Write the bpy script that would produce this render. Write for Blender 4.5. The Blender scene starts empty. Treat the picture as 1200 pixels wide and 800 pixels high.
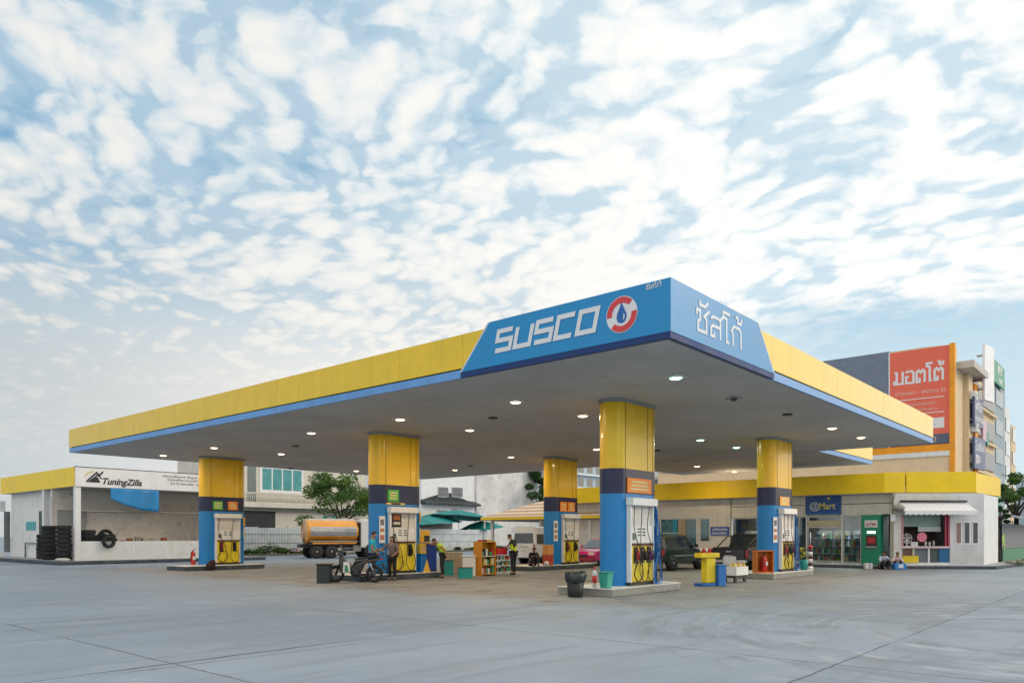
import bpy, bmesh, math, random
from mathutils import Vector, Matrix
R = math.radians
random.seed(7)
scn = bpy.context.scene
COL = scn.collection

# ------------------------------------------------------------------ camera
cam_d = bpy.data.cameras.new('camera'); cam = bpy.data.objects.new('camera', cam_d); COL.objects.link(cam)
cam_d.sensor_width = 36; cam_d.lens = 26.61; cam_d.shift_y = 0.1892; cam_d.clip_end = 3000; cam_d.clip_start = .1
cam.location = (0, 0, 1.65); cam.rotation_euler = (R(90), 0, R(-49.22))
scn.camera = cam
scn.render.resolution_x = 1024; scn.render.resolution_y = 682
scn.cycles.use_denoising = True
scn.cycles.max_bounces = 6; scn.cycles.diffuse_bounces = 3; scn.cycles.glossy_bounces = 3
scn.cycles.transmission_bounces = 4; scn.cycles.transparent_max_bounces = 6
scn.cycles.caustics_reflective = False; scn.cycles.caustics_refractive = False
scn.cycles.sample_clamp_indirect = 4
scn.view_settings.view_transform = 'Standard'; scn.view_settings.look = 'None'
scn.view_settings.exposure = 0.28; scn.view_settings.gamma = 1.0

# ------------------------------------------------------------------ node helper
class NT:
    def __init__(s, tree): s.t = tree; s.n = tree.nodes; s.l = tree.links
    def node(s, typ, **kw):
        n = s.n.new(typ)
        for k, v in kw.items(): setattr(n, k, v)
        return n
    def put(s, sock, v):
        if v is None: return
        if isinstance(v, bpy.types.NodeSocket): s.l.new(v, sock)
        else:
            if hasattr(sock.default_value, '__len__') and isinstance(v, (tuple, list)) and len(sock.default_value) == 4 and len(v) == 3: v = (*v, 1)
            sock.default_value = v
    def math(s, op, a, b=None, c=None, clamp=False):
        n = s.node('ShaderNodeMath', operation=op, use_clamp=clamp)
        s.put(n.inputs[0], a); s.put(n.inputs[1], b); s.put(n.inputs[2], c); return n.outputs[0]
    def vmath(s, op, a, b=None):
        n = s.node('ShaderNodeVectorMath', operation=op)
        s.put(n.inputs[0], a); s.put(n.inputs[1], b); return n.outputs[1] if op in ('DOT_PRODUCT', 'LENGTH') else n.outputs[0]
    def mix(s, f, a, b, mode='MIX'):
        n = s.node('ShaderNodeMix', data_type='RGBA', blend_type=mode)
        s.put(n.inputs[0], f); s.put(n.inputs[6], a); s.put(n.inputs[7], b); return n.outputs[2]
    def fmix(s, f, a, b):
        n = s.node('ShaderNodeMix', data_type='FLOAT')
        s.put(n.inputs[0], f); s.put(n.inputs[2], a); s.put(n.inputs[3], b); return n.outputs[0]
    def ramp(s, v, lo, hi, a=0., b=1., smooth=True):
        n = s.node('ShaderNodeMapRange', interpolation_type='SMOOTHSTEP' if smooth else 'LINEAR')
        for i, x in enumerate((v, lo, hi, a, b)): s.put(n.inputs[i], x)
        return n.outputs[0]
    def noise(s, vec, scale, detail=4, rough=.55, dist=0., dim='3D'):
        n = s.node('ShaderNodeTexNoise', noise_dimensions=dim)
        s.put(n.inputs['Vector'], vec); s.put(n.inputs['Scale'], scale); s.put(n.inputs['Detail'], detail)
        s.put(n.inputs['Roughness'], rough); s.put(n.inputs['Distortion'], dist); return n.outputs[0]
    def xyz(s, vec):
        n = s.node('ShaderNodeSeparateXYZ'); s.put(n.inputs[0], vec); return n.outputs
    def comb(s, x, y, z=0.):
        n = s.node('ShaderNodeCombineXYZ'); s.put(n.inputs[0], x); s.put(n.inputs[1], y); s.put(n.inputs[2], z); return n.outputs[0]

# ------------------------------------------------------------------ world: Nishita sky with an altocumulus layer
SUN_EL, SUN_AZ = 22.0, -42.0       # azimuth of the sun direction, degrees counter-clockwise from +X
w = bpy.data.worlds.new('World'); scn.world = w; w.use_nodes = True
T = NT(w.node_tree); T.n.clear()
out = T.node('ShaderNodeOutputWorld'); bg = T.node('ShaderNodeBackground'); T.l.new(bg.outputs[0], out.inputs[0])
bg.inputs[1].default_value = 0.1
sky = T.node('ShaderNodeTexSky', sky_type='NISHITA'); sky.sun_disc = False
sky.sun_elevation = R(SUN_EL); sky.sun_rotation = R(90 - SUN_AZ); sky.air_density = 1.0; sky.dust_density = 1.0; sky.ozone_density = 2.0
geo = T.node('ShaderNodeTexCoord').outputs['Generated']
dx, dy, dz = T.xyz(geo)
zc = T.math('MAXIMUM', dz, 0.0)
inv = T.math('DIVIDE', 1.0, T.math('ADD', zc, 0.15))
px = T.math('MULTIPLY', dx, inv); py = T.math('MULTIPLY', dy, inv)
# sky-layer coordinates: u sideways (right), v away from the camera view
u = T.math('SUBTRACT', T.math('MULTIPLY', px, .653), T.math('MULTIPLY', py, .757))
v = T.math('ADD', T.math('MULTIPLY', px, .757), T.math('MULTIPLY', py, .653))
P = T.comb(u, v, 0.0)
def warped(vec, scale, amt, off):
    n = T.node('ShaderNodeTexNoise'); T.put(n.inputs['Vector'], T.vmath('ADD', vec, off)); n.inputs['Scale'].default_value = scale; n.inputs['Detail'].default_value = 4
    q = T.vmath('SCALE', T.vmath('SUBTRACT', n.outputs['Color'], (.5, .5, .5))); q.node.inputs['Scale'].default_value = amt
    return T.vmath('ADD', vec, q)
PW = warped(P, 2.2, .26, (4.2, 1.1, 0)); PF = warped(PW, 14.0, .045, (0, 3.3, 0))
rot = T.node('ShaderNodeVectorRotate', rotation_type='Z_AXIS'); T.put(rot.inputs['Vector'], PF); rot.inputs['Angle'].default_value = R(-38)
stre = T.vmath('MULTIPLY', rot.outputs[0], (1.0, 0.72, 1.0))
big = T.noise(T.vmath('ADD', P, (3.1, 7.7, 0)), .95, 3, .5)                 # wide cover
mid = T.noise(T.vmath('ADD', PW, (11.3, 2.4, 1.0)), 4.2, 5, .6)
def puffs(scale, off):
    n = T.node('ShaderNodeTexVoronoi', feature='SMOOTH_F1', voronoi_dimensions='2D'); T.put(n.inputs['Vector'], T.vmath('ADD', stre, off)); n.inputs['Scale'].default_value = scale
    n.inputs['Smoothness'].default_value = .6; n.inputs['Randomness'].default_value = .95
    return T.ramp(n.outputs['Distance'], .10, .70, 1, 0)
p1 = puffs(10.5, (0, 0, 0)); p2 = puffs(21.0, (5, 2, 0)); fine = T.noise(PF, 34, 5, .6)
puff = T.math('ADD', T.math('MULTIPLY', p1, .55), T.math('MULTIPLY', p2, .45))
d0 = T.math('ADD', T.math('MULTIPLY', T.math('SUBTRACT', big, .5), 1.0), T.math('MULTIPLY', T.math('SUBTRACT', mid, .5), 1.5))
d0 = T.math('ADD', d0, T.ramp(u, -1.6, .5, .12, .38))
d1 = T.math('ADD', d0, T.math('MULTIPLY', T.math('SUBTRACT', puff, .45), .66))
d1 = T.math('ADD', d1, T.math('MULTIPLY', T.math('SUBTRACT', fine, .5), .50))
side = T.math('SUBTRACT', T.math('MULTIPLY', dx, .653), T.math('MULTIPLY', dy, .757))      # -1 left .. 1 right of the view
az = T.ramp(side, -.50, .35)
thinv = T.ramp(d0, -.20, .20)                                # soft veil under the cloudlets
cloud = T.math('MAXIMUM', T.ramp(d1, -.36, .40), T.math('MULTIPLY', thinv, .66))
low = T.math('MULTIPLY', T.ramp(dz, .30, .12), .75)
thick = T.fmix(low, T.ramp(d1, -.05, .75), .45)
veil = T.math('MULTIPLY', T.ramp(dz, .44, .16), T.math('SUBTRACT', 1.0, T.ramp(side, -.05, .34)))
cloud = T.math('MAXIMUM', cloud, T.math('MULTIPLY', veil, .97))
gap = T.math('MULTIPLY', T.ramp(T.math('ADD', dz, T.math('MULTIPLY', T.math('SUBTRACT', mid, .5), .16)), .29, .24), T.ramp(T.math('ADD', side, T.math('MULTIPLY', T.math('SUBTRACT', mid, .5), .35)), .16, .42))
cloud = T.math('MULTIPLY', cloud, T.math('SUBTRACT', 1.0, T.math('MULTIPLY', gap, .85)))
skyc = T.mix(.75, sky.outputs[0], T.mix(az, (1.45, 3.5, 5.5), (3.0, 5.2, 6.7)))
skyc = T.mix(T.ramp(dz, .36, .08), skyc, (5.2, 6.6, 7.3))
thin = T.mix(az, (4.5, 5.7, 6.5), (6.5, 7.4, 7.8))
full = T.mix(az, (7.2, 7.15, 6.95), (9.0, 8.75, 8.35))
vcol = T.mix(T.ramp(side, -.62, -.18), (4.3, 4.75, 4.95), (7.4, 7.2, 6.8))
full = T.mix(T.math('MULTIPLY', veil, .85), full, T.mix(T.math('MULTIPLY', thick, .7), vcol, (8.0, 7.8, 7.3))); thin = T.mix(veil, thin, vcol)
cc = T.mix(thick, thin, full)
fin = T.mix(cloud, skyc, cc)
# the sky round the hidden sun, just outside the right edge of the view, is brighter and warmer
sd = Vector((math.cos(R(-40)), math.sin(R(-40)), .18)).normalized()
glow = T.ramp(T.vmath('DOT_PRODUCT', geo, tuple(sd)), .76, 1.0)
fin = T.mix(glow, fin, (17., 15., 12.))
# unseen half of the sky, behind the camera: added brightness that lifts the shaded fronts
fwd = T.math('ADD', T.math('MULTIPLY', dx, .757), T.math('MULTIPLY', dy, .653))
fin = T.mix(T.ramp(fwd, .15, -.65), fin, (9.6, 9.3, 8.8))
fin = T.mix(T.ramp(dz, 0.0, -.05), fin, (3.0, 3.1, 3.2))
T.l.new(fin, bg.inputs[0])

sun_d = bpy.data.lights.new('sun', 'SUN'); sun_d.energy = 0.7; sun_d.angle = R(18); sun_d.color = (1, .93, .82)
sun = bpy.data.objects.new('sun', sun_d); COL.objects.link(sun)
S = Vector((math.cos(R(SUN_AZ)) * math.cos(R(SUN_EL)), math.sin(R(SUN_AZ)) * math.cos(R(SUN_EL)), math.sin(R(SUN_EL))))
sun.rotation_euler = S.to_track_quat('Z', 'Y').to_euler(); sun.location = (0, 0, 60)

# ------------------------------------------------------------------ materials
MATS = {}
def M(name, col, rough=.6, metal=0., var=.10, vscale=1.5, bump=0., bscale=20., dirt=0., dirtcol=None, coat=0., emit=None, estr=0., alpha=None, trans=0., streak=0.):
    if name in MATS: return MATS[name]
    m = bpy.data.materials.new(name); m.use_nodes = True; MATS[name] = m
    t = NT(m.node_tree); b = t.n['Principled BSDF']
    tc = t.node('ShaderNodeTexCoord').outputs['Object']
    n1 = t.noise(tc, vscale, 5, .6)
    c = t.mix(t.ramp(n1, .3, .7), tuple(x * (1 - var) for x in col), tuple(min(1, x * (1 + var)) for x in col))
    if dirt:
        n2 = t.noise(tc, vscale * 2.7, 6, .65, .4)
        c = t.mix(t.math('MULTIPLY', t.ramp(n2, .50, .72), dirt), c, dirtcol or (.10, .09, .075))
    if streak:
        x, y, z = t.xyz(tc)
        n3 = t.noise(t.comb(t.math('MULTIPLY', x, 7), t.math('MULTIPLY', y, 7), t.math('MULTIPLY', z, .35)), 1.0, 5, .6)
        c = t.mix(t.math('MULTIPLY', t.ramp(n3, .52, .74), streak), c, dirtcol or (.10, .09, .075))
    t.put(b.inputs['Base Color'], c)
    t.put(b.inputs['Roughness'], t.ramp(n1, .2, .8, max(.03, rough - .06), min(1, rough + .06)))
    b.inputs['Metallic'].default_value = metal
    if coat: b.inputs['Coat Weight'].default_value = coat; b.inputs['Coat Roughness'].default_value = .08
    if trans: b.inputs['Transmission Weight'].default_value = trans
    if bump:
        bn = t.node('ShaderNodeBump'); bn.inputs['Strength'].default_value = bump; bn.inputs['Distance'].default_value = .02
        t.put(bn.inputs['Height'], t.noise(tc, bscale, 4, .6)); t.l.new(bn.outputs[0], b.inputs['Normal'])
    if emit: b.inputs['Emission Color'].default_value = (*emit, 1); b.inputs['Emission Strength'].default_value = estr
    return m
def stripes(name, c1, c2, axis, period, duty=.5, rough=.6, bump=0., grime=0.):
    """two-colour or ribbed surface, bands along one object axis"""
    if name in MATS: return MATS[name]
    m = bpy.data.materials.new(name); m.use_nodes = True; MATS[name] = m
    t = NT(m.node_tree); b = t.n['Principled BSDF']
    tc = t.node('ShaderNodeTexCoord').outputs['Object']
    a = t.xyz(tc)[axis]
    fr = t.math('FRACT', t.math('DIVIDE', t.math('ADD', a, 100.0), period))
    k = t.ramp(t.math('ABSOLUTE', t.math('SUBTRACT', fr, .5)), duty / 2 - .03, duty / 2 + .03)
    c = t.mix(k, c1, c2)
    n = t.noise(tc, 1.3, 6, .65)
    c = t.mix(t.math('MULTIPLY', t.ramp(n, .4, .75), grime), c, (.12, .11, .10))
    t.put(b.inputs['Base Color'], c); b.inputs['Roughness'].default_value = rough
    if bump:
        bn = t.node('ShaderNodeBump'); bn.inputs['Strength'].default_value = bump; bn.inputs['Distance'].default_value = .03
        t.put(bn.inputs['Height'], k); t.l.new(bn.outputs[0], b.inputs['Normal'])
    return m

YEL = M('yellow_panel', (.86, .575, .006), .26, var=.05, streak=.30, dirtcol=(.42, .30, .06), coat=.35)
YELC = M('yellow_column', (.82, .51, .003), .28, var=.05, coat=.18, streak=.16, dirtcol=(.45, .28, .03))
YELS = M('yellow_shop', (.92, .64, .003), .42, var=.05, streak=.15, dirtcol=(.40, .30, .04))
BLU = M('blue_column', (.002, .20, .55), .34, var=.06, coat=.1, streak=.3, dirt=.18, dirtcol=(.015, .07, .18))
BLUF = M('blue_fascia', (.003, .26, .58), .36, var=.05, streak=.12, dirtcol=(.05, .25, .45))
NAVY = M('navy_band', (.004, .010, .06), .28, var=.1)
NAVT = M('navy_trim', (.002, .035, .16), .6)
LBL = M('light_blue_strip', (.13, .34, .70), .4, streak=.2)
WHT = M('white_paint', (.78, .79, .80), .5, var=.04)
WHTD = M('white_wall', (.78, .80, .80), .75, var=.05, dirt=.25, dirtcol=(.34, .33, .30), streak=.3)
CREAM = M('cream_wall', (.66, .62, .54), .75, var=.06, dirt=.25, dirtcol=(.36, .32, .26), streak=.3)
SHOPW = M('shop_wall', (.68, .67, .62), .7, var=.06, dirt=.25, dirtcol=(.28, .26, .22), streak=.35)
GREYW = M('grey_wall', (.36, .38, .38), .8, var=.1, dirt=.3)
INT = M('interior_wall', (.74, .70, .64), .85, var=.08, vscale=.8, dirt=.45, dirtcol=(.22, .17, .14))
BLK = M('black_plastic', (.018, .018, .02), .45)
RUB = M('rubber', (.022, .024, .028), .8, var=.2, bump=.4)
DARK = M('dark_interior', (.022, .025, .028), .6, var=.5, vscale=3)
STEEL = M('steel', (.55, .56, .58), .32, metal=.9)
GSTEEL = M('grey_metal', (.32, .33, .34), .5, metal=.3)
CONC = M('kerb_concrete', (.30, .30, .28), .9, var=.15, bump=.4, dirt=.4)
KWHT = M('kerb_white', (.62, .63, .62), .8, var=.1, dirt=.4, dirtcol=(.25, .24, .22))
KDRK = M('kerb_dark', (.06, .08, .10), .8, var=.3, dirt=.4, dirtcol=(.22, .22, .2))
GLASS = M('window_glass', (.035, .055, .065), .06, var=.3, coat=1)
TGLASS = M('teal_glass', (.10, .34, .36), .10, var=.15, coat=1)
RED = M('red_paint', (.55, .02, .015), .35)
ORG = M('orange_sign', (.85, .25, .02), .5)
GRN = M('green_sign', (.08, .48, .08), .5)
TEAL = M('teal_plastic', (.01, .27, .25), .45)
SKIN = M('skin', (.34, .19, .12), .55, var=.08)
HAIR = M('black_hair', (.012, .010, .009), .45)
LETW = M('white_lettering', (.75, .77, .80), .45, var=.03)
YBR = M('yellow_dispenser', (.80, .62, .01), .35, var=.06, coat=.3)

# ------------------------------------------------------------------ geometry helpers
class MB:
    def __init__(s): s.bm = bmesh.new(); s.mi = 0
    def _f(s, fs):
        for f in fs: f.material_index = s.mi
        return fs
    def mat(s, i): s.mi = i; return s
    def box(s, x0, y0, z0, x1, y1, z1):
        v = [s.bm.verts.new(p) for p in ((x0,y0,z0),(x1,y0,z0),(x1,y1,z0),(x0,y1,z0),(x0,y0,z1),(x1,y0,z1),(x1,y1,z1),(x0,y1,z1))]
        s._f([s.bm.faces.new([v[i] for i in q]) for q in ((3,2,1,0),(4,5,6,7),(0,1,5,4),(1,2,6,5),(2,3,7,6),(3,0,4,7))]); return s
    def hull(s, lo, hi):
        """two rings of equal length joined with caps"""
        a = [s.bm.verts.new(p) for p in lo]; b = [s.bm.verts.new(p) for p in hi]; n = len(a)
        fs = [s.bm.faces.new((a[i], a[(i+1) % n], b[(i+1) % n], b[i])) for i in range(n)]
        fs += [s.bm.faces.new(a[::-1]), s.bm.faces.new(b)]
        s._f(fs); return s
    def prism(s, outl, z0, z1): return s.hull([(x, y, z0) for x, y in outl], [(x, y, z1) for x, y in outl])
    def slabx(s, outl, x0, x1): return s.hull([(x0, y, z) for y, z in outl], [(x1, y, z) for y, z in outl])
    def slaby(s, outl, y0, y1, k0=1., k1=1., c=(0, 0)):
        return s.hull([(x, y0, z) for x, z in outl], [(c[0] + (x-c[0])*k1, y1, c[1] + (z-c[1])*k1) for x, z in outl])
    def tube(s, pts, r, n=8, caps=True):
        pts = [Vector(p) for p in pts]
        rs = r if isinstance(r, (list, tuple)) else [r] * len(pts)
        rings = []; up = Vector((0, 0, 1)); prev = None
        for i, p in enumerate(pts):
            d = (pts[min(i+1, len(pts)-1)] - pts[max(i-1, 0)])
            if d.length < 1e-6: d = Vector((0, 0, 1))
            d.normalize()
            if prev is None:
                a = d.cross(up if abs(d.z) < .95 else Vector((1, 0, 0))).normalized()
            else:
                a = (prev - d * prev.dot(d)).normalized()
            prev = a; b = d.cross(a)
            rings.append([s.bm.verts.new(p + (a*math.cos(2*math.pi*k/n) + b*math.sin(2*math.pi*k/n)) * rs[i]) for k in range(n)])
        fs = []
        for A, B in zip(rings, rings[1:]):
            for k in range(n): fs.append(s.bm.faces.new((A[k], A[(k+1) % n], B[(k+1) % n], B[k])))
        if caps: fs.append(s.bm.faces.new(rings[0][::-1])); fs.append(s.bm.faces.new(rings[-1]))
        for f in fs: f.smooth = True
        s._f(fs); return s
    def lathe(s, prof, c=(0, 0, 0), axis='z', n=20, cap=True):
        """prof: list of (r, h)"""
        rings = []
        for r, h in prof:
            ring = []
            for k in range(n):
                a = 2*math.pi*k/n; x, y = r*math.cos(a), r*math.sin(a)
                q = (x, y, h) if axis == 'z' else ((x, h, y) if axis == 'y' else (h, x, y))
                ring.append(s.bm.verts.new((q[0]+c[0], q[1]+c[1], q[2]+c[2])))
            rings.append(ring)
        fs = []
        for A, B in zip(rings, rings[1:]):
            for k in range(n): fs.append(s.bm.faces.new((A[k], A[(k+1) % n], B[(k+1) % n], B[k])))
        for f in fs: f.smooth = True
        if cap: fs.append(s.bm.faces.new(rings[0][::-1])); fs.append(s.bm.faces.new(rings[-1]))
        s._f(fs); return s
    def ball(s, c, r, sc=(1, 1, 1), n=12, m=8, noise=0.):
        ret = bmesh.ops.create_uvsphere(s.bm, u_segments=n, v_segments=m, radius=1)
        for v in ret['verts']:
            k = r * (1 + random.uniform(-noise, noise)); v.co = Vector((v.co.x*sc[0]*k + c[0], v.co.y*sc[1]*k + c[1], v.co.z*sc[2]*k + c[2]))
        fs = {f for v in ret['verts'] for f in v.link_faces}
        for f in fs: f.smooth = True; f.material_index = s.mi
        return s
    def torus(s, c, R0, r, axis='y', n=24, m=8, flat=1.):
        rings = []
        for i in range(n):
            a = 2*math.pi*i/n; ring = []
            for j in range(m):
                b = 2*math.pi*j/m; rr = R0 + r*math.cos(b); h = r*math.sin(b)*flat
                q = (rr*math.cos(a), h, rr*math.sin(a)) if axis == 'y' else ((rr*math.cos(a), rr*math.sin(a), h) if axis == 'z' else (h, rr*math.cos(a), rr*math.sin(a)))
                ring.append(s.bm.verts.new((q[0]+c[0], q[1]+c[1], q[2]+c[2])))
            rings.append(ring)
        fs = []
        for i in range(n):
            A, B = rings[i], rings[(i+1) % n]
            for j in range(m): fs.append(s.bm.faces.new((A[j], A[(j+1) % m], B[(j+1) % m], B[j])))
        for f in fs: f.smooth = True
        s._f(fs); return s
    def strip(s, pts, wd, closed=False, y=0., th=.01, shear=0.):
        """flat letter stroke in the XZ plane with mitred corners"""
        P2 = [Vector(p) for p in pts]; n = len(P2); L = []; Rr = []
        for i in range(n):
            a = P2[i-1] if (i > 0 or closed) else None; b = P2[(i+1) % n] if (i < n-1 or closed) else None
            d1 = (P2[i]-a).normalized() if a is not None else None; d2 = (b-P2[i]).normalized() if b is not None else None
            if d1 is None: d1 = d2
            if d2 is None: d2 = d1
            t = (d1+d2).normalized(); nn = Vector((-t.y, t.x)); k = wd/2/max(.35, nn.dot(Vector((-d1.y, d1.x))))
            L.append(P2[i]+nn*k); Rr.append(P2[i]-nn*k)
        sh = lambda p, yy: s.bm.verts.new((p.x + shear*p.y, yy, p.y))
        fl = [sh(p, y-th) for p in L]; fr = [sh(p, y-th) for p in Rr]; bl = [sh(p, y) for p in L]; br = [sh(p, y) for p in Rr]
        fs = []
        for i in range(n if closed else n-1):
            j = (i+1) % n
            fs += [s.bm.faces.new((fl[i], fr[i], fr[j], fl[j])), s.bm.faces.new((fr[i], br[i], br[j], fr[j])), s.bm.faces.new((bl[i], fl[i], fl[j], bl[j]))]
        s._f(fs); return s
    def build(s, name, mats, parent=None, loc=(0, 0, 0), rot=(0, 0, 0), bevel=0., smooth=False, seg=1):
        bmesh.ops.recalc_face_normals(s.bm, faces=s.bm.faces[:])
        me = bpy.data.meshes.new(name); s.bm.to_mesh(me); s.bm.free()
        for m in (mats if isinstance(mats, (list, tuple)) else [mats]): me.materials.append(m)
        if smooth: me.polygons.foreach_set('use_smooth', [True]*len(me.polygons))
        o = bpy.data.objects.new(name, me); COL.objects.link(o)
        if parent: o.parent = parent
        o.location = loc; o.rotation_euler = rot
        if bevel:
            b = o.modifiers.new('bevel', 'BEVEL'); b.width = bevel; b.segments = seg; b.limit_method = 'ANGLE'; b.angle_limit = R(40)
        return o
def thing(name, label, cat, loc=(0, 0, 0), rz=0., group=None):
    o = bpy.data.objects.new(name, None); COL.objects.link(o); o.empty_display_size = .2
    o.location = loc; o.rotation_euler = (0, 0, rz); tag(o, label, cat, group); return o
def tag(o, label, cat, group=None, kind=None):
    if label: o['label'] = label
    if cat: o['category'] = cat
    if group: o['group'] = group
    if kind: o['kind'] = kind
    return o
def struct(o): o['kind'] = 'structure'; return o
def dup(root, loc=None, rz=None, label=None, group=None):
    def cp(o, par):
        c = o.copy(); COL.objects.link(c); c.parent = par
        for ch in o.children: cp(ch, c)
        return c
    c = cp(root, None)
    if loc is not None: c.location = loc
    if rz is not None: c.rotation_euler = (0, 0, rz)
    if label: c['label'] = label
    if group: c['group'] = group
    return c
def text(s, size, mat, parent, loc, rz=0., bold=0., shear=0., ext=.004, ax='LEFT', sx=1., name='lettering', rx=90, sp=1.):
    cu = bpy.data.curves.new(name, 'FONT'); cu.body = s; cu.size = size; cu.extrude = ext; cu.offset = bold; cu.shear = shear; cu.align_x = ax; cu.space_character = sp
    cu.resolution_u = 3
    to = bpy.data.objects.new('tmp', cu); COL.objects.link(to)
    dg = bpy.context.evaluated_depsgraph_get(); me = bpy.data.meshes.new_from_object(to.evaluated_get(dg))
    bpy.data.objects.remove(to); bpy.data.curves.remove(cu)
    me.materials.clear(); me.materials.append(mat); me.name = name
    o = bpy.data.objects.new(name, me); COL.objects.link(o); o.parent = parent
    o.location = loc; o.rotation_euler = (R(rx), 0, rz); o.scale = (sx, 1, 1); return o
FX = R(-90)      # facing -X
def B(x0, y0, z0, x1, y1, z1): return MB().box(x0, y0, z0, x1, y1, z1)
def stadium(L, w, n=10):
    pts = []
    for k in range(n+1):
        a = math.pi/2 + math.pi*k/n; pts.append((-L + w*math.cos(a), w*math.sin(a)))
    for k in range(n+1):
        a = -math.pi/2 + math.pi*k/n; pts.append((L + w*math.cos(a), w*math.sin(a)))
    return pts

# ------------------------------------------------------------------ ground
gm = bpy.data.materials.new('concrete_apron'); gm.use_nodes = True
t = NT(gm.node_tree); b = t.n['Principled BSDF']; tc = t.node('ShaderNodeTexCoord').outputs['Object']
gx, gy, gz = t.xyz(tc)
n_big = t.noise(tc, .12, 4, .55); n_mid = t.noise(tc, .7, 5, .6, .3); n_fin = t.noise(tc, 9, 5, .7); n_gr = t.noise(tc, 60, 3, .6)
wob = t.math('MULTIPLY', t.math('SUBTRACT', t.noise(tc, 1.6, 5, .7), .5), .10)
def line(coord, period, off, width, wb=wob):
    q = t.math('ADD', t.math('SUBTRACT', coord, off), wb)
    fr = t.math('ABSOLUTE', t.math('SUBTRACT', t.math('FRACT', t.math('ADD', t.math('DIVIDE', q, period), 50.5)), .5))
    return t.ramp(t.math('MULTIPLY', fr, period), width*.35, width, 1, 0)
base = t.mix(t.ramp(n_big, .35, .65), (.215, .268, .335), (.275, .328, .398))
# each slab poured a little different
sx_ = t.math('FLOOR', t.math('DIVIDE', t.math('SUBTRACT', gx, 4.53), 5.5)); sy_ = t.math('FLOOR', t.math('DIVIDE', t.math('SUBTRACT', gy, 3.19), 6.5))
wn = t.node('ShaderNodeTexWhiteNoise', noise_dimensions='2D'); t.put(wn.inputs['Vector'], t.comb(sx_, sy_))
base = t.mix(1.0, base, t.mix(wn.outputs[0], (.90, .90, .90), (1.07, 1.07, 1.06)), 'MULTIPLY')
base = t.mix(t.math('MULTIPLY', t.ramp(n_mid, .50, .72), .35), base, (.43, .455, .48))
base = t.mix(t.math('MULTIPLY', t.ramp(n_mid, .48, .25), .38), base, (.20, .235, .265))
base = t.mix(t.math('MULTIPLY', t.ramp(n_fin, .45, .75), .22), base, (.46, .47, .48))
base = t.mix(t.math('MULTIPLY', t.ramp(n_gr, .55, .75), .25), base, (.17, .18, .19))
# oil and dirt trodden in round the pumps, over a flat tan tint
oil = t.math('MULTIPLY', t.ramp(t.noise(tc, .9, 6, .65, .6), .52, .70), t.math('MULTIPLY', t.ramp(gy, 6.5, 10.5), t.ramp(gy, 42, 36)))
oil = t.math('MULTIPLY', oil, t.math('MULTIPLY', t.ramp(gx, 12.5, 15.5), t.ramp(gx, 38, 34)))
base = t.mix(t.math('MULTIPLY', t.math('MULTIPLY', t.ramp(gx, 13.5, 16), t.ramp(gy, 6.5, 10)), t.math('MULTIPLY', t.ramp(gy, 42, 39), .55)), base, (.235, .20, .165))  # canopy shade and lamp warmth painted into the concrete
base = t.mix(t.math('MULTIPLY', oil, .8), base, (.085, .078, .07))
# arcs left by turning tyres
def arcs(cx, cy, r0, r1, amt, k):
    d = t.math('SQRT', t.math('ADD', t.math('POWER', t.math('SUBTRACT', gx, cx), 2), t.math('POWER', t.math('SUBTRACT', gy, cy), 2)))
    wv = t.noise(t.comb(t.math('MULTIPLY', d, k), t.math('MULTIPLY', gx, .12), gy), 1.0, 3, .6)
    ring = t.math('MULTIPLY', t.ramp(d, r0, r0+.5), t.ramp(d, r1, r1-.5))
    return t.math('MULTIPLY', t.math('MULTIPLY', ring, t.ramp(wv, .52, .66)), amt)
base = t.mix(arcs(15.5, 1.0, 2.6, 6.8, .5, 3.2), base, (.50, .52, .54))
base = t.mix(arcs(15.5, 1.0, 2.0, 7.5, .5, 2.2), base, (.16, .18, .20))
base = t.mix(arcs(6, -4, 6.0, 13, .34, 1.6), base, (.18, .20, .22))
base = t.mix(arcs(30, 2, 6.0, 20, .40, 1.1), base, (.18, .20, .215))
base = t.mix(arcs(10, 36, 14.0, 27, .34, 1.0), base, (.17, .19, .21))
# faint drag marks the way cars drive through
dm = t.noise(t.comb(t.math('MULTIPLY', gx, .10), t.math('MULTIPLY', gy, 2.1), 0.), 1., 5, .65)
base = t.mix(t.math('MULTIPLY', t.ramp(dm, .53, .68), .32), base, (.17, .19, .21))
jy = line(gy, 6.5, 3.19, .022); jx = line(gx, 5.5, 4.53, .022)
keep = t.ramp(t.noise(tc, .35, 3, .6), .40, .52)
jj = t.math('MAXIMUM', jy, jx)
fa = t.ramp(t.math('ABSOLUTE', t.math('ADD', t.math('SUBTRACT', gy, 9.7), t.math('MULTIPLY', wob, 1.6))), .015, .055, 1, 0)      # re-sealed joint
fa2 = t.ramp(t.math('ABSOLUTE', t.math('ADD', t.math('SUBTRACT', gy, 9.42), t.math('ADD', t.math('MULTIPLY', wob, 2.4), t.math('MULTIPLY', t.math('SUBTRACT', gx, 5), .04)))), .008, .035, .8, 0)
fa = t.math('MAXIMUM', fa, fa2)
fa = t.math('MULTIPLY', fa, t.math('MULTIPLY', t.ramp(gx, 3.4, 4.0), t.ramp(gx, 8.0, 6.2)))
base = t.mix(t.math('MULTIPLY', jj, t.math('MULTIPLY_ADD', keep, .5, .35)), base, (.06, .065, .07))
base = t.mix(t.math('MULTIPLY', fa, .85), base, (.05, .055, .06))
t.put(b.inputs['Base Color'], base)
t.put(b.inputs['Roughness'], t.ramp(n_mid, .3, .7, .5, .75))
bn = t.node('ShaderNodeBump'); bn.inputs['Strength'].default_value = .35; bn.inputs['Distance'].default_value = .01
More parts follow.
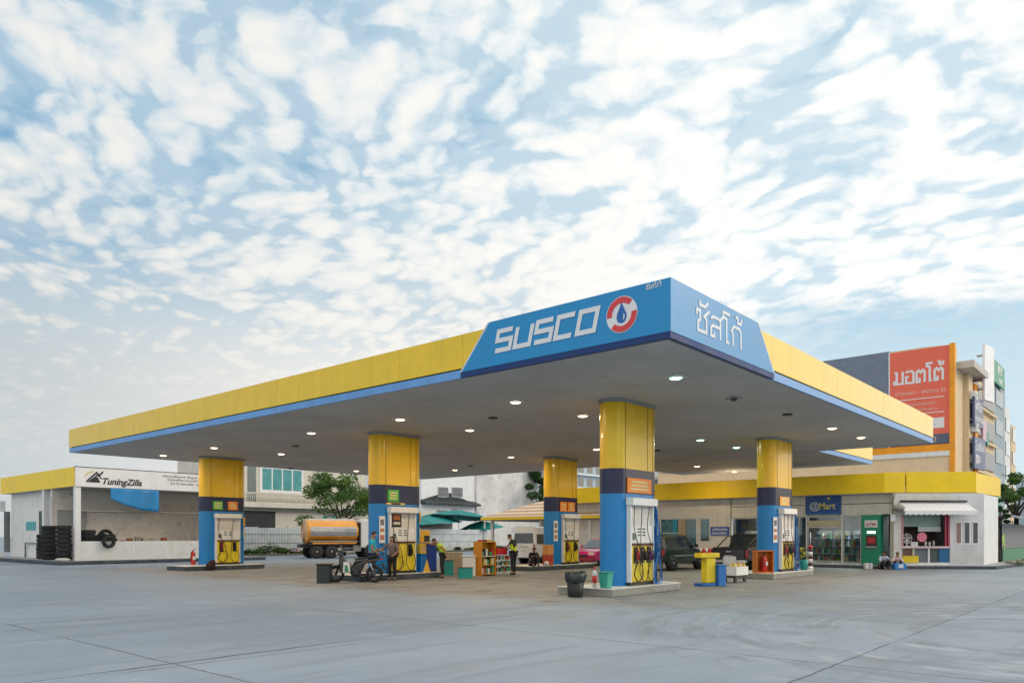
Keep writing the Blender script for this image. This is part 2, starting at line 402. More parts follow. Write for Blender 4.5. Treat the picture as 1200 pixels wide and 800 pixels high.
t.put(bn.inputs['Height'], t.math('SUBTRACT', t.math('ADD', n_fin, t.math('MULTIPLY', n_gr, .5)), t.math('MULTIPLY', jj, 1.2))); t.l.new(bn.outputs[0], b.inputs['Normal'])
MATS['ground'] = gm
g = MB(); vs = [g.bm.verts.new(p) for p in ((-400, -400, 0), (900, -400, 0), (900, 900, 0), (-400, 900, 0))]; g.bm.faces.new(vs)
struct(g.build('ground', gm))
hm = M('hill_hazy', (.26, .33, .38), .95, var=.2, vscale=.01)  # distance haze mixed into the hill colour
h = MB()
for i in range(26):
    a = R(-25 + i*3.0); d = 950
    hh = 34 + 30*math.sin(i*.7) + 14*math.sin(i*1.9+1)
    h.ball((d*math.cos(a), d*math.sin(a), -10), 1, (110, 110, max(18, hh)+10), 14, 8)
struct(h.build('hills', hm))

# ------------------------------------------------------------------ main canopy
cm = bpy.data.materials.new('canopy_ceiling'); cm.use_nodes = True; t = NT(cm.node_tree); b = t.n['Principled BSDF']
tc = t.node('ShaderNodeTexCoord').outputs['Object']; x, y, z = t.xyz(tc)
fr = t.math('ABSOLUTE', t.math('SUBTRACT', t.math('FRACT', t.math('DIVIDE', x, .2)), .5))
ln = t.ramp(fr, .42, .49)
nz = t.noise(tc, .45, 5, .6); nz2 = t.noise(t.comb(t.math('MULTIPLY', x, 6), t.math('MULTIPLY', y, .4)), 1., 4, .6)
c = t.mix(t.ramp(nz, .35, .7), (.53, .525, .515), (.44, .435, .43)); c = t.mix(t.math('MULTIPLY', t.ramp(nz2, .5, .75), .25), c, (.28, .26, .24))
ln2 = t.ramp(t.math('ABSOLUTE', t.math('SUBTRACT', t.math('FRACT', t.math('DIVIDE', y, 5.2)), .5)), .4955, .4985)
st = t.ramp(t.noise(tc, 1.1, 6, .7, .5), .56, .72)
c = t.mix(t.math('MULTIPLY', st, .30), c, (.26, .22, .17)); c = t.mix(t.math('MULTIPLY', t.math('MAXIMUM', ln, ln2), .42), c, (.12, .12, .12)); t.put(b.inputs['Base Color'], c); b.inputs['Roughness'].default_value = .62
bn = t.node('ShaderNodeBump'); bn.inputs['Strength'].default_value = .3; bn.inputs['Distance'].default_value = .01; t.put(bn.inputs['Height'], t.math('SUBTRACT', 1., ln)); t.l.new(bn.outputs[0], b.inputs['Normal'])
ROOF = M('roof_sheet', (.42, .42, .41), .6)
X0, X1, Y0, Y1, ZC = 13.3, 35.65, 7.38, 38.9, 5.53
can = thing('station_canopy', 'huge flat petrol station canopy with yellow fascia and blue lettered corner', 'canopy', (0, 0, 0))
B(X0+.10, Y0+.10, ZC, X1-.10, Y1-.10, ZC+.12).build('ceiling', cm, can)
B(X0+.12, Y0+.12, ZC+.90, X1-.12, Y1-.12, ZC+.98).build('roof', ROOF, can)
def fascia(name, mats, x0, y0, x1, y1, zs, par, seams=True):
    """panelled band between two points; ~1.2 m sheets with shadow gaps"""
    p0, p1 = Vector((x0, y0)), Vector((x1, y1)); L = (p1-p0).length; n = max(1, round(L/1.2)); d = (p1-p0)/L; nn = Vector((d.y, -d.x))*.04
    m = MB()
    for i in range(n):
        a = p0 + d*(L*i/n + (.004 if i else 0)); e = p0 + d*(L*(i+1)/n - (.004 if i < n-1 else 0)); off = nn*random.uniform(-.05, .05)
        o = [a+off, e+off, e+off-nn*2, a+off-nn*2]
        m.prism([(q.x, q.y) for q in o], *zs)
    return m.build(name, mats, par)
# left face (X = X0), near face (Y = Y0), far faces
fascia('fascia_panel', YEL, X0, Y1, X0, 11.9, (ZC+.23, ZC+1.06), can)
fascia('fascia_panel', YEL, 17.2, Y0, X1, Y0, (ZC+.23, ZC+1.06), can)
fascia('fascia_panel', YEL, X1, Y0, X1, Y1, (ZC+.23, ZC+1.06), can)
fascia('fascia_panel', YEL, X1, Y1, X0, Y1, (ZC+.23, ZC+1.06), can)
B(X0+.07, 12.0, ZC+.19, X0+.10, Y1-.1, ZC+1.0).build('backing_rail', BLK, can)
B(17.5, Y0+.07, ZC+.19, X1-.1, Y0+.10, ZC+1.0).build('backing_rail', BLK, can)
B(X0+.012, 12.95, ZC-.005, X0+.07, Y1-.012, ZC+.195).build('light_strip', LBL, can)
B(18.3, Y0+.012, ZC-.005, X1-.012, Y0+.07, ZC+.195).build('light_strip', LBL, can)
B(X1-.07, Y0+.08, ZC-.005, X1-.012, Y1-.08, ZC+.195).build('light_strip', LBL, can)
B(X0+.08, Y1-.07, ZC-.005, X1-.08, Y1-.012, ZC+.195).build('light_strip', LBL, can)
m = MB()   # blue corner board, trapezoids on both faces
m.slabx([(Y0-.06, ZC+.12), (13.05, ZC+.12), (12.12, ZC+1.17), (Y0-.06, ZC+1.17)], X0-.06, X0-.015)
m.slaby([(X0-.0149, ZC+.1201), (18.4, ZC+.12), (17.42, ZC+1.17), (X0-.0149, ZC+1.1699)], Y0-.0601, Y0-.015)
m.build('corner_board', BLUF, can)
m = MB()   # pale edging along the slanted ends
m.slabx([(13.05, ZC+.12), (13.11, ZC+.12), (12.18, ZC+1.17), (12.12, ZC+1.17)], X0-.062, X0-.012)
m.slaby([(18.4, ZC+.12), (18.46, ZC+.12), (17.48, ZC+1.17), (17.42, ZC+1.17)], Y0-.062, Y0-.012)
m.build('board_edge', M('pale_edging', (.62, .66, .68), .5), can)
m = MB()
m.box(X0-.05, Y0-.05, ZC-.01, X0+.01, 13.10, ZC+.118); m.box(X0+.011, Y0-.05, ZC-.01, 18.44, Y0+.01, ZC+.118)
m.build('navy_trim', NAVT, can)
# SUSCO lettering on the left face: local X runs to -Y
m = MB(); a = .105; H_ = .44; wL = .44
def S_(o): return [(o+wL, H_), (o, H_), (o, H_*.52), (o+wL, H_*.52), (o+wL, 0), (o, 0)]
gl = .59
m.strip(S_(0), a, shear=.25); m.strip([(gl, H_), (gl, 0), (gl+wL, 0), (gl+wL, H_)], a, shear=.25)
m.strip(S_(gl*2), a, shear=.25); m.strip([(gl*3+wL, H_), (gl*3, H_), (gl*3, 0), (gl*3+wL, 0)], a, shear=.25)
m.strip([(gl*4, H_), (gl*4+wL, H_), (gl*4+wL, 0), (gl*4, 0)], a, True, shear=.25)
m.build('brand_lettering', LETW, can, (X0-.066, 11.93, 5.98), (0, 0, FX))
# round emblem: red ring, white counter-arc, blue drop
em = MB()
def sector(mb, r0, r1, a0, a1, y, n=20):
    for k in range(n):
        p = R(a0+(a1-a0)*k/n); q = R(a0+(a1-a0)*(k+1)/n)
        mb._f([mb.bm.faces.new([mb.bm.verts.new((r*math.cos(A), y, r*math.sin(A))) for r, A in ((r0, p), (r1, p), (r1, q), (r0, q))])])
em.mat(0); sector(em, 0.001, .375, 0, 360, -.004, 40)
em.mat(1); sector(em, .235, .36, 45, 185, -.010); sector(em, .235, .36, 225, 365, -.010)
em.mat(2); dr = [(0, .25), (.05, .14), (.115, .0), (.12, -.07), (.085, -.15), (0, -.18), (-.085, -.15), (-.12, -.07), (-.115, 0), (-.05, .14)]
em._f([em.bm.faces.new([em.bm.verts.new((x_, -.012, z_)) for x_, z_ in dr])])
em.mat(0); em._f([em.bm.faces.new([em.bm.verts.new((x_, -.016, z_)) for x_, z_ in ((.05, .02), (.075, -.02), (.07, -.09), (.03, -.125), (.045, -.07))])])
em.build('emblem', [LETW, M('emblem_red', (.66, .05, .06), .45), M('emblem_blue', (.004, .12, .42), .45)], can, (X0-.064, 8.44, 6.18), (0, 0, FX))
THAI = {'ซ': ([[(.0, .66), (.0, .88), (.18, .88), (.18, .52), (.06, .40), (.06, .05), (.55, .05), (.55, .60), (.42, .70), (.74, 1.02)]], .82),
        'ั': ([[(.18, 1.30), (.18, 1.12), (.46, 1.12), (.66, 1.34)]], 0), '้': ([[(.22, 1.34), (.38, 1.34), (.38, 1.12), (.58, 1.12), (.66, 1.36)]], 0),
        'ส': ([[(.0, .76), (.12, .88), (.46, .88), (.58, .74), (.58, .0)], [(.56, .50), (.12, .50), (.0, .38), (.0, .05), (.20, .05), (.20, .24)], [(.50, .80), (.76, 1.06)]], .84),
        'โ': ([[(.36, 1.30), (-.08, 1.30), (-.08, 1.10), (.14, 1.04), (.14, .05), (.30, .05)]], .50),
        'ก': ([[(.06, .0), (.06, .52), (-.03, .64), (.10, .88), (.48, .88), (.60, .74), (.60, .0)]], .82),
        'ม': ([[(-.04, .88), (.14, .88), (.14, .05), (.60, .05), (.60, .93)], [(.12, .05), (-.06, .05), (-.06, .22), (.12, .22)]], .84),
        'อ': ([[(.24, .50), (.02, .50), (.02, .05), (.60, .05), (.60, .76), (.48, .88), (.10, .88), (.0, .80)]], .84),
        'ต': ([[(.22, .34), (.22, .05), (.0, .05), (.0, .76), (.14, .88), (.30, .70), (.46, .88), (.60, .76), (.60, .0)]], .84)}
def thai(word, size, wd, mat, par, loc, rz=0., name='thai_lettering', sx=1., th=.008):
    m = MB(); x_ = 0; px_ = 0
    for ch in word:
        st, adv = THAI[ch]; ox = px_ if adv == 0 else x_
        for k, s_ in enumerate(st): m.strip([((ox+a_)*size*sx, b_*size) for a_, b_ in s_], wd*size, th=th+.0015*k+(.001 if adv == 0 else 0))
        if adv: px_ = x_; x_ += adv
    return m.build(name, mat, par, loc, (0, 0, rz))
# raised word on the near face and its small copy at the corner
TLM = M('thai_lettering', (.70, .74, .78), .5)
thai('ซัสโก้', .50, .135, TLM, can, (14.32, Y0-.062, 5.88), 0, sx=1.55)
thai('ซัสโก้', .085, .16, LETW, can, (X0-.062, 7.86, 6.56), FX, name='small_lettering', sx=1.4)
# canopy over the walk to the shop
lk = thing('link_canopy', 'smaller canopy joining the main canopy to the shop roof', 'canopy')
LY0, LY1, LX1 = 12.1, 23.5, 44.2
B(X1+.01, LY0+.1, ZC, LX1-.1, LY1-.1, ZC+.12).build('ceiling', cm, lk)
B(X1+.05, LY0+.1, ZC+.9, LX1-.1, LY1-.1, ZC+.98).build('roof', ROOF, lk)
fascia('fascia_panel', YEL, X1+.08, LY0, LX1, LY0, (ZC+.23, ZC+1.06), lk)
fascia('fascia_panel', YEL, LX1, LY1, X1+.08, LY1, (ZC+.23, ZC+1.06), lk)
fascia('fascia_panel', YEL, LX1, LY0, LX1, LY1, (ZC+.23, ZC+1.06), lk)
B(X1+.02, LY0+.012, ZC-.004, LX1-.01, LY0+.07, ZC+.2).build('light_strip', LBL, lk)
B(X1+.02, LY1-.07, ZC-.004, LX1-.01, LY1-.012, ZC+.2).build('light_strip', LBL, lk)

# ------------------------------------------------------------------ ceiling lamps
def lamp(kind):
    warm = {'w': (1, .74, .44), 'g': (.42, 1, .70)}[kind]
    r = thing('ceiling_lamp', 'x', 'lamp', group='round lamps in the canopy ceiling')
    B(-.25, -.25, -.02, .25, .25, -.001).build('housing', M('lamp_plate', (.6, .6, .58), .4), r, bevel=.006)
    MB().lathe([(.19, -.021), (.185, -.045), (.165, -.05), (.155, -.035)], n=24, cap=False).build('ring', STEEL, r)
    e = M('lamp_glass_'+kind, (.9, .9, .85), .3, emit=warm, estr=5.5)
    MB().lathe([(.155, -.035), (.14, -.055), (.08, -.072), (.001, -.076)], n=24).build('diffuser', e, r)
    ld = bpy.data.lights.new('bulb', 'AREA'); ld.shape = 'DISK'; ld.size = .24; ld.energy = 62 if kind == 'w' else 50; ld.color = (1, .75, .46) if kind == 'w' else (.80, 1, .82)
    lo = bpy.data.objects.new('bulb', ld); COL.objects.link(lo); lo.parent = r; lo.location = (0, 0, -.09)
    return r
protos = {'w': lamp('w'), 'g': lamp('g')}; used = {'w': 0, 'g': 0}
LAMPX = [16.62, 19.95, 28.1, 31.5]; LAMPY = [9.05, 14.2, 19.25, 24.3, 31.6, 36.5]
rown = ['', 'second', 'third', 'fourth', 'fifth', '']
coln = ['in the left fascia row', 'in the front column row', 'in the row before the rear columns', 'in the rear edge row']
for i, lx in enumerate(LAMPX):
    for j, ly in enumerate(LAMPY):
        if (i, j) in ((1, 0),): continue
        k = 'g' if (i, j) in ((0, 0), (2, 1), (3, 1)) else 'w'
        o = protos[k] if not used[k] else dup(protos[k]); used[k] = 1
        o.location = (lx, ly, ZC); 
        o['label'] = '%s ceiling lamp %s, %s' % ('greenish' if k == 'g' else 'warm', coln[i], ('%s from the right' % rown[j]) if 0 < j < 5 else ('rightmost' if j == 0 else 'leftmost'))
for lx, lab in ((38.6, 'link canopy lamp nearer the main canopy'), (43.4, 'link canopy lamp nearer the shop wall')):
    o = dup(protos['w'], (lx, 19.7, ZC), label=lab)
# vents / dark ceiling fittings
def fitting():
    r = thing('ceiling_vent', 'x', 'vent', group='dark fittings in the canopy ceiling')
    MB().lathe([(.16, -.002), (.16, -.035), (.10, -.05), (.03, -.035)], n=18).build('body', M('vent_grey', (.07, .07, .07), .6), r)
    return r
fp = fitting(); first = True
for fx, fy, lab in [(18.47, 16.76, 'small dark round fitting in the ceiling left of the nearest column'), (24.1, 9.15, 'small dark round fitting in the ceiling near the right fascia'),
                    (30.3, 29.2, 'dark round fitting far back in the ceiling behind the second column'), (18.68, 28.5, 'dark round fitting in the ceiling between the two left front columns'),
                    (24.6, 38.0, 'dark round fitting at the far rear corner of the ceiling'), (30.4, 17.5, 'dark round fitting just right of the nearest column top')]:
    o = fp if first else dup(fp); first = False; o.location = (fx, fy, ZC); o['label'] = lab
cx = thing('ceiling_bracket', 'grey cross shaped bracket of an unlit lamp on the ceiling', 'bracket', (20.15, 9.16, ZC), R(20))
B(-.22, -.03, -.03, .22, .03, -.002).build('arm', GSTEEL, cx); B(-.03, -.22, -.055, .03, .22, -.031).build('arm', GSTEEL, cx)
MB().lathe([(.09, -.056), (.08, -.10), (.03, -.12)], n=14).build('socket', M('vent_grey', (.07, .07, .07), .6), cx)

# ------------------------------------------------------------------ columns with pump islands and dispensers
HK = .22
GRPC = 'columns carrying the canopy'
def column(x, y, label, posters, end_sign=True, notice=False, oil=False):
    r = thing('canopy_column', label, 'column', (x, y, HK), group=GRPC)
    H0 = ZC - HK
    st = lambda w, L=.75: stadium(L, w, 12)
    MB().prism(st(.40), 0.0, 2.62).build('blue_cladding', BLU, r)
    MB().prism(st(.405), 2.622, 3.33).build('navy_cladding', NAVY, r)
    MB().prism(st(.40), 3.332, H0-.10).build('yellow_cladding', YELC, r)
    MB().prism(st(.43), H0-.098, H0-.001).build('top_trim', GSTEEL, r)
    m = MB()
    for sx in (-.76, .76):
        m.box(sx-.006, -.4085, 2.4, sx+.006, -.401, H0-.1)
    m.box(.45, -.4085, 3.34, .458, -.401, H0-.1)
    m.build('panel_seam', M('seam_dark', (.10, .07, .01), .6), r)
    for px0, px1, pz0, pz1, mt, nm in posters:
        p = B(px0, -.435, pz0, px1, -.409, pz1).build('poster', mt, r)
        pp = MB()
        for q in range(3):
            wv = (px1-px0)*random.uniform(.4, .8); zz = pz1 - (pz1-pz0)*(.25+.25*q)
            pp.box((px0+px1)/2-wv/2, -.441, zz-.03, (px0+px1)/2+wv/2, -.4352, zz+.03)
        pp.build('print', M('poster_print', (.75, .62, .30), .6), p)
    if end_sign:
        m = MB(); m.box(-.13, -.014, 0, .13, .014, .42); o = m.build('end_sign', M('end_sign_orange', (.80, .42, .03), .5), r, (.75+.29, -.31, 1.92), (0, 0, R(43)))
        B(-.13, -.014, 0, .13, .014, .36).build('end_notice', M('end_notice', (.62, .63, .62), .5), r, (.75+.29, -.31, 1.35), (0, 0, R(43)))
    if notice:
        a = B(-.11, -.012, 0, .11, .012, 1.0).build('notice', WHT, r, (-.75-.17, -.385, 1.15), (0, 0, R(-22)))
        q = MB(); q.mat(0).box(-.07, -.018, .66, .07, -.0122, .88); q.mat(1).box(-.08, -.018, .12, .08, -.0122, .3); q.mat(1).box(-.08, -.018, .42, .08, -.0122, .54)
        q.build('notice_print', [M('print_grey', (.18, .17, .2), .6), M('print_red', (.5, .2, .12), .6)], a)
    return r
GR_ = (-.68, -.18, 2.70, 3.12, GRN, 'g'); OR_ = (.0, .50, 2.70, 3.12, ORG, 'o')
column(19.14, 12.0, 'nearest and tallest looking canopy column with an orange poster over its pump', [(-.70, .62, 2.66, 3.08, ORG, 'o')])
column(19.14, 22.5, 'canopy column with one green poster beside the parked motorcycle', [(-.68, -.15, 2.72, 3.15, GRN, 'g'), (-.74, .15, 2.60, 2.66, YEL, 'y')], notice=True)
column(19.2, 35.75, 'farthest left canopy column with green and orange posters side by side', [GR_, (.10, .62, 2.70, 3.12, ORG, 'o')])
column(30.25, 12.0, 'right rear canopy column beside the black pickup', [(-.55, .45, 2.62, 2.98, M('poster_amber', (.80, .42, .10), .5), 'o')], notice=True)
column(30.55, 23.1, 'rear canopy column with two orange posters, in front of the white van', [(-.62, -.05, 2.62, 3.1, ORG, 'o'), (.02, .62, 2.62, 3.1, ORG, 'o')], notice=True)

def island(x0, x1, yc, label, dark=False, hw=.92):
    r = thing('pump_island', label, 'pump island', ((x0+x1)/2, yc, 0), group='raised kerbs under the pumps')
    L = (x1-x0)/2
    o = [(-L, -hw), (L-.35, -hw), (L, -hw+.35), (L, hw-.35), (L-.35, hw), (-L, hw)]
    MB().prism(o, 0.002, HK-.03).build('kerb', KDRK if dark else CONC, r, bevel=.015)
    MB().prism([(a*1.004, b_*1.01) for a, b_ in o], HK-.028, HK).build('top_slab', KWHT, r, bevel=.012)
    return r
island(17.0, 21.1, 12.05, 'near pump island with the black rubbish bin at its end')
island(16.9, 21.2, 22.6, 'dark kerbed pump island behind the parked motorcycle', True)
island(16.6, 20.9, 35.2, 'dark kerbed pump island farthest to the left', True)
island(27.8, 32.4, 12.0, 'pump island beside the pickup with a striped bollard at its end')
island(27.0, 32.6, 23.1, 'rear pump island with a seated person on its end', True)

def nozzle(par, x, y, z, col):
    n = MB(); n.mat(0)
    n.box(x-.035, y-.10, z-.02, x+.035, y-.02, z+.24); n.tube([(x, y-.07, z+.24), (x, y-.03, z+.33), (x, y+.02, z+.36)], .018, 6)
    n.mat(1).tube([(x, y-.11, z-.03), (x, y-.13, z+.08), (x, y-.12, z+.16)], .022, 6)
    return n.build('nozzle', [col, BLK], par, bevel=.006)
def hose(par, pts, mat, r=.014, n=10):
    # Catmull-Rom through the points
    P_ = [Vector(p) for p in pts]; P_ = [P_[0]] + P_ + [P_[-1]]; o = []
    for i in range(1, len(P_)-2):
        for k in range(n):
            u_ = k/n; a, b_, c_, d_ = P_[i-1:i+3]
            o.append(.5*((2*b_) + (c_-a)*u_ + (2*a-5*b_+4*c_-d_)*u_*u_ + (3*b_-a-3*c_+d_)*u_**3))
    o.append(P_[-2]); return MB().tube(o, r, 6).build('hose', mat, par)
NZR = M('nozzle_red', (.35, .02, .04), .4); NZB = M('nozzle_black', (.02, .02, .025), .4); NZP = M('nozzle_purple', (.12, .03, .16), .4); HB = M('hose_blue', (.01, .16, .50), .5)
def dispenser(x, y, label, shelf=False, nz=3, post=False, wide=1.40):
    """front towards -Y; placed against the column face"""
    r = thing('fuel_dispenser', label, 'fuel pump', (x, y, HK), group='fuel dispensers against the columns')
    W = wide/2; F = -.15; Bk = -.003
    B(-W, F, .0, W, Bk, .09).build('plinth', BLK, r)
    B(-W+.07, F+.02, .092, W-.05, Bk, 1.14).build('lower_cabinet', YBR, r, bevel=.01)
    B(-W, F-.005, .092, -W+.068, Bk, 2.28).build('side_frame', WHT, r, bevel=.006); B(W-.048, F-.005, .092, W, Bk, 2.28).build('side_frame', WHT, r, bevel=.006)
    B(-W+.07, F-.03, 1.142, W-.05, Bk, 1.20).build('counter', M('counter_dark', (.10, .03, .02), .5), r)
    B(-W+.07, F+.03, 1.202, W-.05, Bk, 1.70).build('display_panel', WHT, r, bevel=.008)
    B(-W+.07, F+.07, 1.702, W-.05, Bk, 2.28).build('upper_panel', M('upper_panel', (.66, .65, .62), .5), r)
    m = MB()
    for i in range(2):
        for k in range(3): m.box(-.22+i*.26, F+.022, 1.60-k*.09, -.06+i*.26, F+.0295, 1.64-k*.09)
    m.box(-.5, F+.022, 1.30, -.34, F+.0295, 1.5); m.build('readout', M('readout', (.10, .13, .11), .3), r)
    B(-W-.04, F-.12, 2.282, W+.04, Bk, 2.50).build('hood', WHT, r, bevel=.015)
    if shelf:
        q = MB(); q.box(-W+.10, F+.055, 1.75, -.05, F+.0695, 2.24); q.build('window', DARK, r)
        q = MB(); q.box(-W+.16, F+.03, 2.02, -.14, F+.054, 2.2); q.build('product_card', M('card_brown', (.42, .13, .05), .6), r)
        B(-W+.16, F+.03, 1.84, -.14, F+.054, 1.94).build('product_shelf', CREAM, r)
    xs = [-.36, 0, .36] if nz == 3 else [-.36, .34]
    for i, nx in enumerate(xs):
        B(nx-.10, F-.012, .64, nx+.10, F+.019, 1.10).build('holster', BLK, r, bevel=.01)
        nozzle(r, nx, F-.02, .74, (NZR, NZB, NZP)[i % 3])
        top = (nx-.12+.05*i, F-.03, 2.27)
        sx = 1 if i % 2 else -1
        hose(r, [top, (nx-.16, F-.05, 1.6), (nx-.2*sx, F-.06, .85), (nx-.24*sx, F-.07, .35), (nx, F-.09, .10), (nx+.2*sx, F-.08, .32), (nx+.12*sx, F-.12, .62), (nx, F-.13, .72)], BLK, .013)
    # loose loops across the lower cabinet
    hose(r, [(-.45, F-.05, .55), (-.55, F-.06, .3), (-.3, F-.07, .12), (-.05, F-.06, .3), (-.15, F-.05, .62), (-.4, F-.05, .62), (-.5, F-.05, .45)], BLK, .011)
    if post:
        q = MB().tube([(W+.10, F-.02, 0), (W+.10, F-.02, 2.2), (W+.02, F-.02, 2.3)], .035, 10); q.build('hose_post', HB, r)
        for k in range(3):
            s_ = W+.10+.05*k
            hose(r, [(W+.08, F-.06, 2.15-.1*k), (s_+.02, F-.10, 1.4), (s_+.04*k, F-.10, .7), (s_+.20-.16*k, F-.12, .15), (s_-.2-.05*k, F-.14, .02+.06*k), (s_-.3, F-.12, .35), (s_-.04, F-.12, .95)], HB if k < 2 else BLK, .016)
        hose(r, [(W+.1, F-.08, 1.1), (W+.28, F-.08, .8), (W+.42, F-.05, .45), (W+.35, F-.03, .12), (W+.12, F-.06, .06)], BLK, .014)
    return r
dispenser(19.06, 11.6, 'white and yellow fuel dispenser with three nozzles and blue hoses on the near island', post=True, wide=1.28)
dispenser(19.12, 22.1, 'fuel dispenser behind the long haired person, with a brown product card', shelf=True, nz=2, wide=1.3)
dispenser(19.25, 35.35, 'fuel dispenser with two nozzles on the farthest left island', nz=2, wide=1.3)
dispenser(30.25, 11.6, 'fuel dispenser with blue hoses beside the sign on two posts', post=True, wide=1.3)
dispenser(30.70, 22.7, 'fuel dispenser under two orange posters on the rear island', nz=2, wide=1.3)
# ---PART2---
# ------------------------------------------------------------------ tyre workshop on the left
PAVE = M('pavement', (.36, .37, .37), .9, var=.12, dirt=.4)
ty = thing('tyre_workshop', 'low white tyre workshop with yellow fascia and long white sign band on the left', 'building')
TX0, TX1, TY0, TY1 = 16.4, 26.8, 47.0, 60.0
B(TX0+.02, TY0+.02, 4.46, TX1, TY1, 5.40).build('roof', ROOF, ty)
m = MB(); m.box(TX0-.06, TY0+.0, 4.46, TX0+.018, TY1+.3, 5.56); m.build('yellow_fascia', YELS, ty)
sb = B(TX0-.03, TY0-.09, 4.44, TX1, TY0-.004, 5.55).build('sign_band', WHT, ty, bevel=.01)
B(TX0-.058, TY0-.10, 5.552, TX1, TY0, 5.59).build('sign_rim', BLK, ty)
text('TuningZilla', .52, M('sign_black', (.02, .02, .03), .5), sb, (TX0+1.35, TY0-.094, 4.64), 0, bold=.016, shear=.35, name='shop_lettering', sx=.98)
m = MB(); m.mat(0)   # speedy mountain mark left of the name
m.strip([(0, 0), (.55, .55), (.72, .4), (.9, .62)], .09, y=-.002); m.strip([(.25, .05), (.6, .42), (.85, .2)], .07, y=-.002)
m.mat(1).strip([(-.1, .3), (.12, .52), (.42, .62)], .05, y=-.002)
m.mat(0)._f([m.bm.faces.new([m.bm.verts.new((x_, -.014, z_)) for x_, z_ in ((.05, -.02), (.75, -.02), (.62, .28), (.42, .30))])])
m.build('shop_mark', [M('sign_black', (.02, .02, .03), .5), M('mark_gold', (.70, .50, .12), .5)], sb, (TX0+.55, TY0-.094, 4.74))
sg = M('sign_grey', (.20, .20, .24), .5)
for i, (tx, tz, tw) in enumerate([('บริการเปลี่ยนยาง ตั้งศูนย์ ถ่วงล้อ ช่วงล่าง', 5.26, 5.0), ('น้ำมันเครื่อง แบตเตอรี่ โช้คอัพ เบรค', 5.05, 5.3), ('โทร 02-000-0000   08-0000-0000', 4.82, 5.5), ('เปิดทุกวัน', 4.60, 8.0)]):
    text(tx, .19, sg, sb, (TX0+tw-.1, TY0-.094, tz), 0, bold=.003, name='sign_line', sx=1.15)
B(TX0, TY0, .2, TX0+.30, TY0+.3, 4.458).build('column', WHT, ty, bevel=.01)
B(TX0, 52.1, .2, TX0+.30, 52.4, 4.458).build('column', WHT, ty, bevel=.01)
B(TX0+.31, TY0+.05, .2, TX1, TY0+.2, 1.31).build('low_wall', WHTD, ty)
B(TX0+.30, TY0+.10, 3.05, TX1, TY0+.13, 3.09).build('rail', GSTEEL, ty)
B(TX0+.02, 50.8, .2, TX1-.02, 50.95, 4.455).build('back_wall', INT, ty)
B(TX0+.3, 50.72, 3.12, TX1-.1, 50.797, 3.20).build('wall_ledge', GREYW, ty)
B(TX0+.32, 50.70, .2, TX0+1.9, 50.798, 3.1).build('grey_door', GREYW, ty)
B(TX1-.15, TY0+.2, .2, TX1, 50.79, 4.455).build('end_wall', INT, ty)
B(TX0+.5, 52.45, .15, TX0+.62, 60, 4.455).build('side_wall', WHTD, ty)
B(TX0+.42, 52.75, 1.35, TX0+.498, 54.3, 3.2).build('side_window', M('dark_green_glass', (.015, .05, .04), .2), ty)
B(TX0+.46, 55.1, 2.0, TX0+.499, 56.9, 2.55).build('teal_sign', M('teal_sign', (.10, .42, .45), .5), ty)
m = MB(); m.tube([(TX0+.4, 54.6, .2), (TX0+.4, 54.6, 1.15), (TX0+.4, 56.8, 1.15), (TX0+.4, 56.8, .2)], .05, 6); m.build('hoop_rail', GSTEEL, ty)
struct(B(15.3, 46.2, .003, 28.0, 61, .20).build('pavement', KDRK, bevel=.03))
struct(B(15.5, 46.4, .2, 27.9, 61, .212).build('pavement', PAVE))
# tarp: wavy cloth
m = MB(); n = 22; rows = 8; vv = []
for j in range(rows+1):
    rw = []
    for i in range(n+1):
        fx = i/n; ff = j/rows
        drop = 1.30 if fx > .62 else (.62 + .68*fx/.62 + .06*math.sin(fx*9))
        rw.append(m.bm.verts.new((18.25+2.8*fx, 46.86 + .05*math.sin(fx*17+ff*2) - .06*ff, 4.42 - drop*ff + .03*math.sin(fx*11)*ff)))
    vv.append(rw)
for j in range(rows):
    for i in range(n): m.bm.faces.new((vv[j][i], vv[j][i+1], vv[j+1][i+1], vv[j+1][i]))
o = m.build('tarpaulin', M('tarp_blue', (.005, .21, .50), .45, bump=.5, bscale=6), smooth=True); o.modifiers.new('s', 'SOLIDIFY').thickness = .008
tag(o, 'bright blue tarpaulin hanging under the white sign band', 'tarpaulin')

def tyre(name='tyre'):
    m = MB(); prof = [(.26, -.10), (.36, -.125), (.42, -.11), (.45, -.07), (.455, 0), (.45, .07), (.42, .11), (.36, .125), (.26, .10), (.24, .0), (.26, -.10)]
    m.lathe(prof, n=26, cap=False)
    for k in range(26):
        a = 2*math.pi*k/26; c_, s_ = math.cos(a), math.sin(a)
        m.hull([(c_*.45-s_*.03, s_*.45+c_*.03, -.09), (c_*.45+s_*.03, s_*.45-c_*.03, -.09), (c_*.47+s_*.03, s_*.47-c_*.03, -.09), (c_*.47-s_*.03, s_*.47+c_*.03, -.09)],
               [(c_*.45-s_*.03, s_*.45+c_*.03, .09), (c_*.45+s_*.03, s_*.45-c_*.03, .09), (c_*.47+s_*.03, s_*.47-c_*.03, .09), (c_*.47-s_*.03, s_*.47+c_*.03, .09)])
    return m.build(name, RUB)
ORD = ['bottom', 'second', 'third', 'fourth', 'fifth', 'sixth', 'seventh', 'eighth', 'ninth']
tp = tyre(); first = True
def put_tyre(loc, rot, label, group, sc=1.):
    global first
    o = tp if first else tp.copy()
    if not first: COL.objects.link(o)
    first = False
    o.location = loc; o.rotation_euler = rot; o.scale = (sc, sc, 1); o['label'] = label; o['category'] = 'tyre'; o['group'] = group
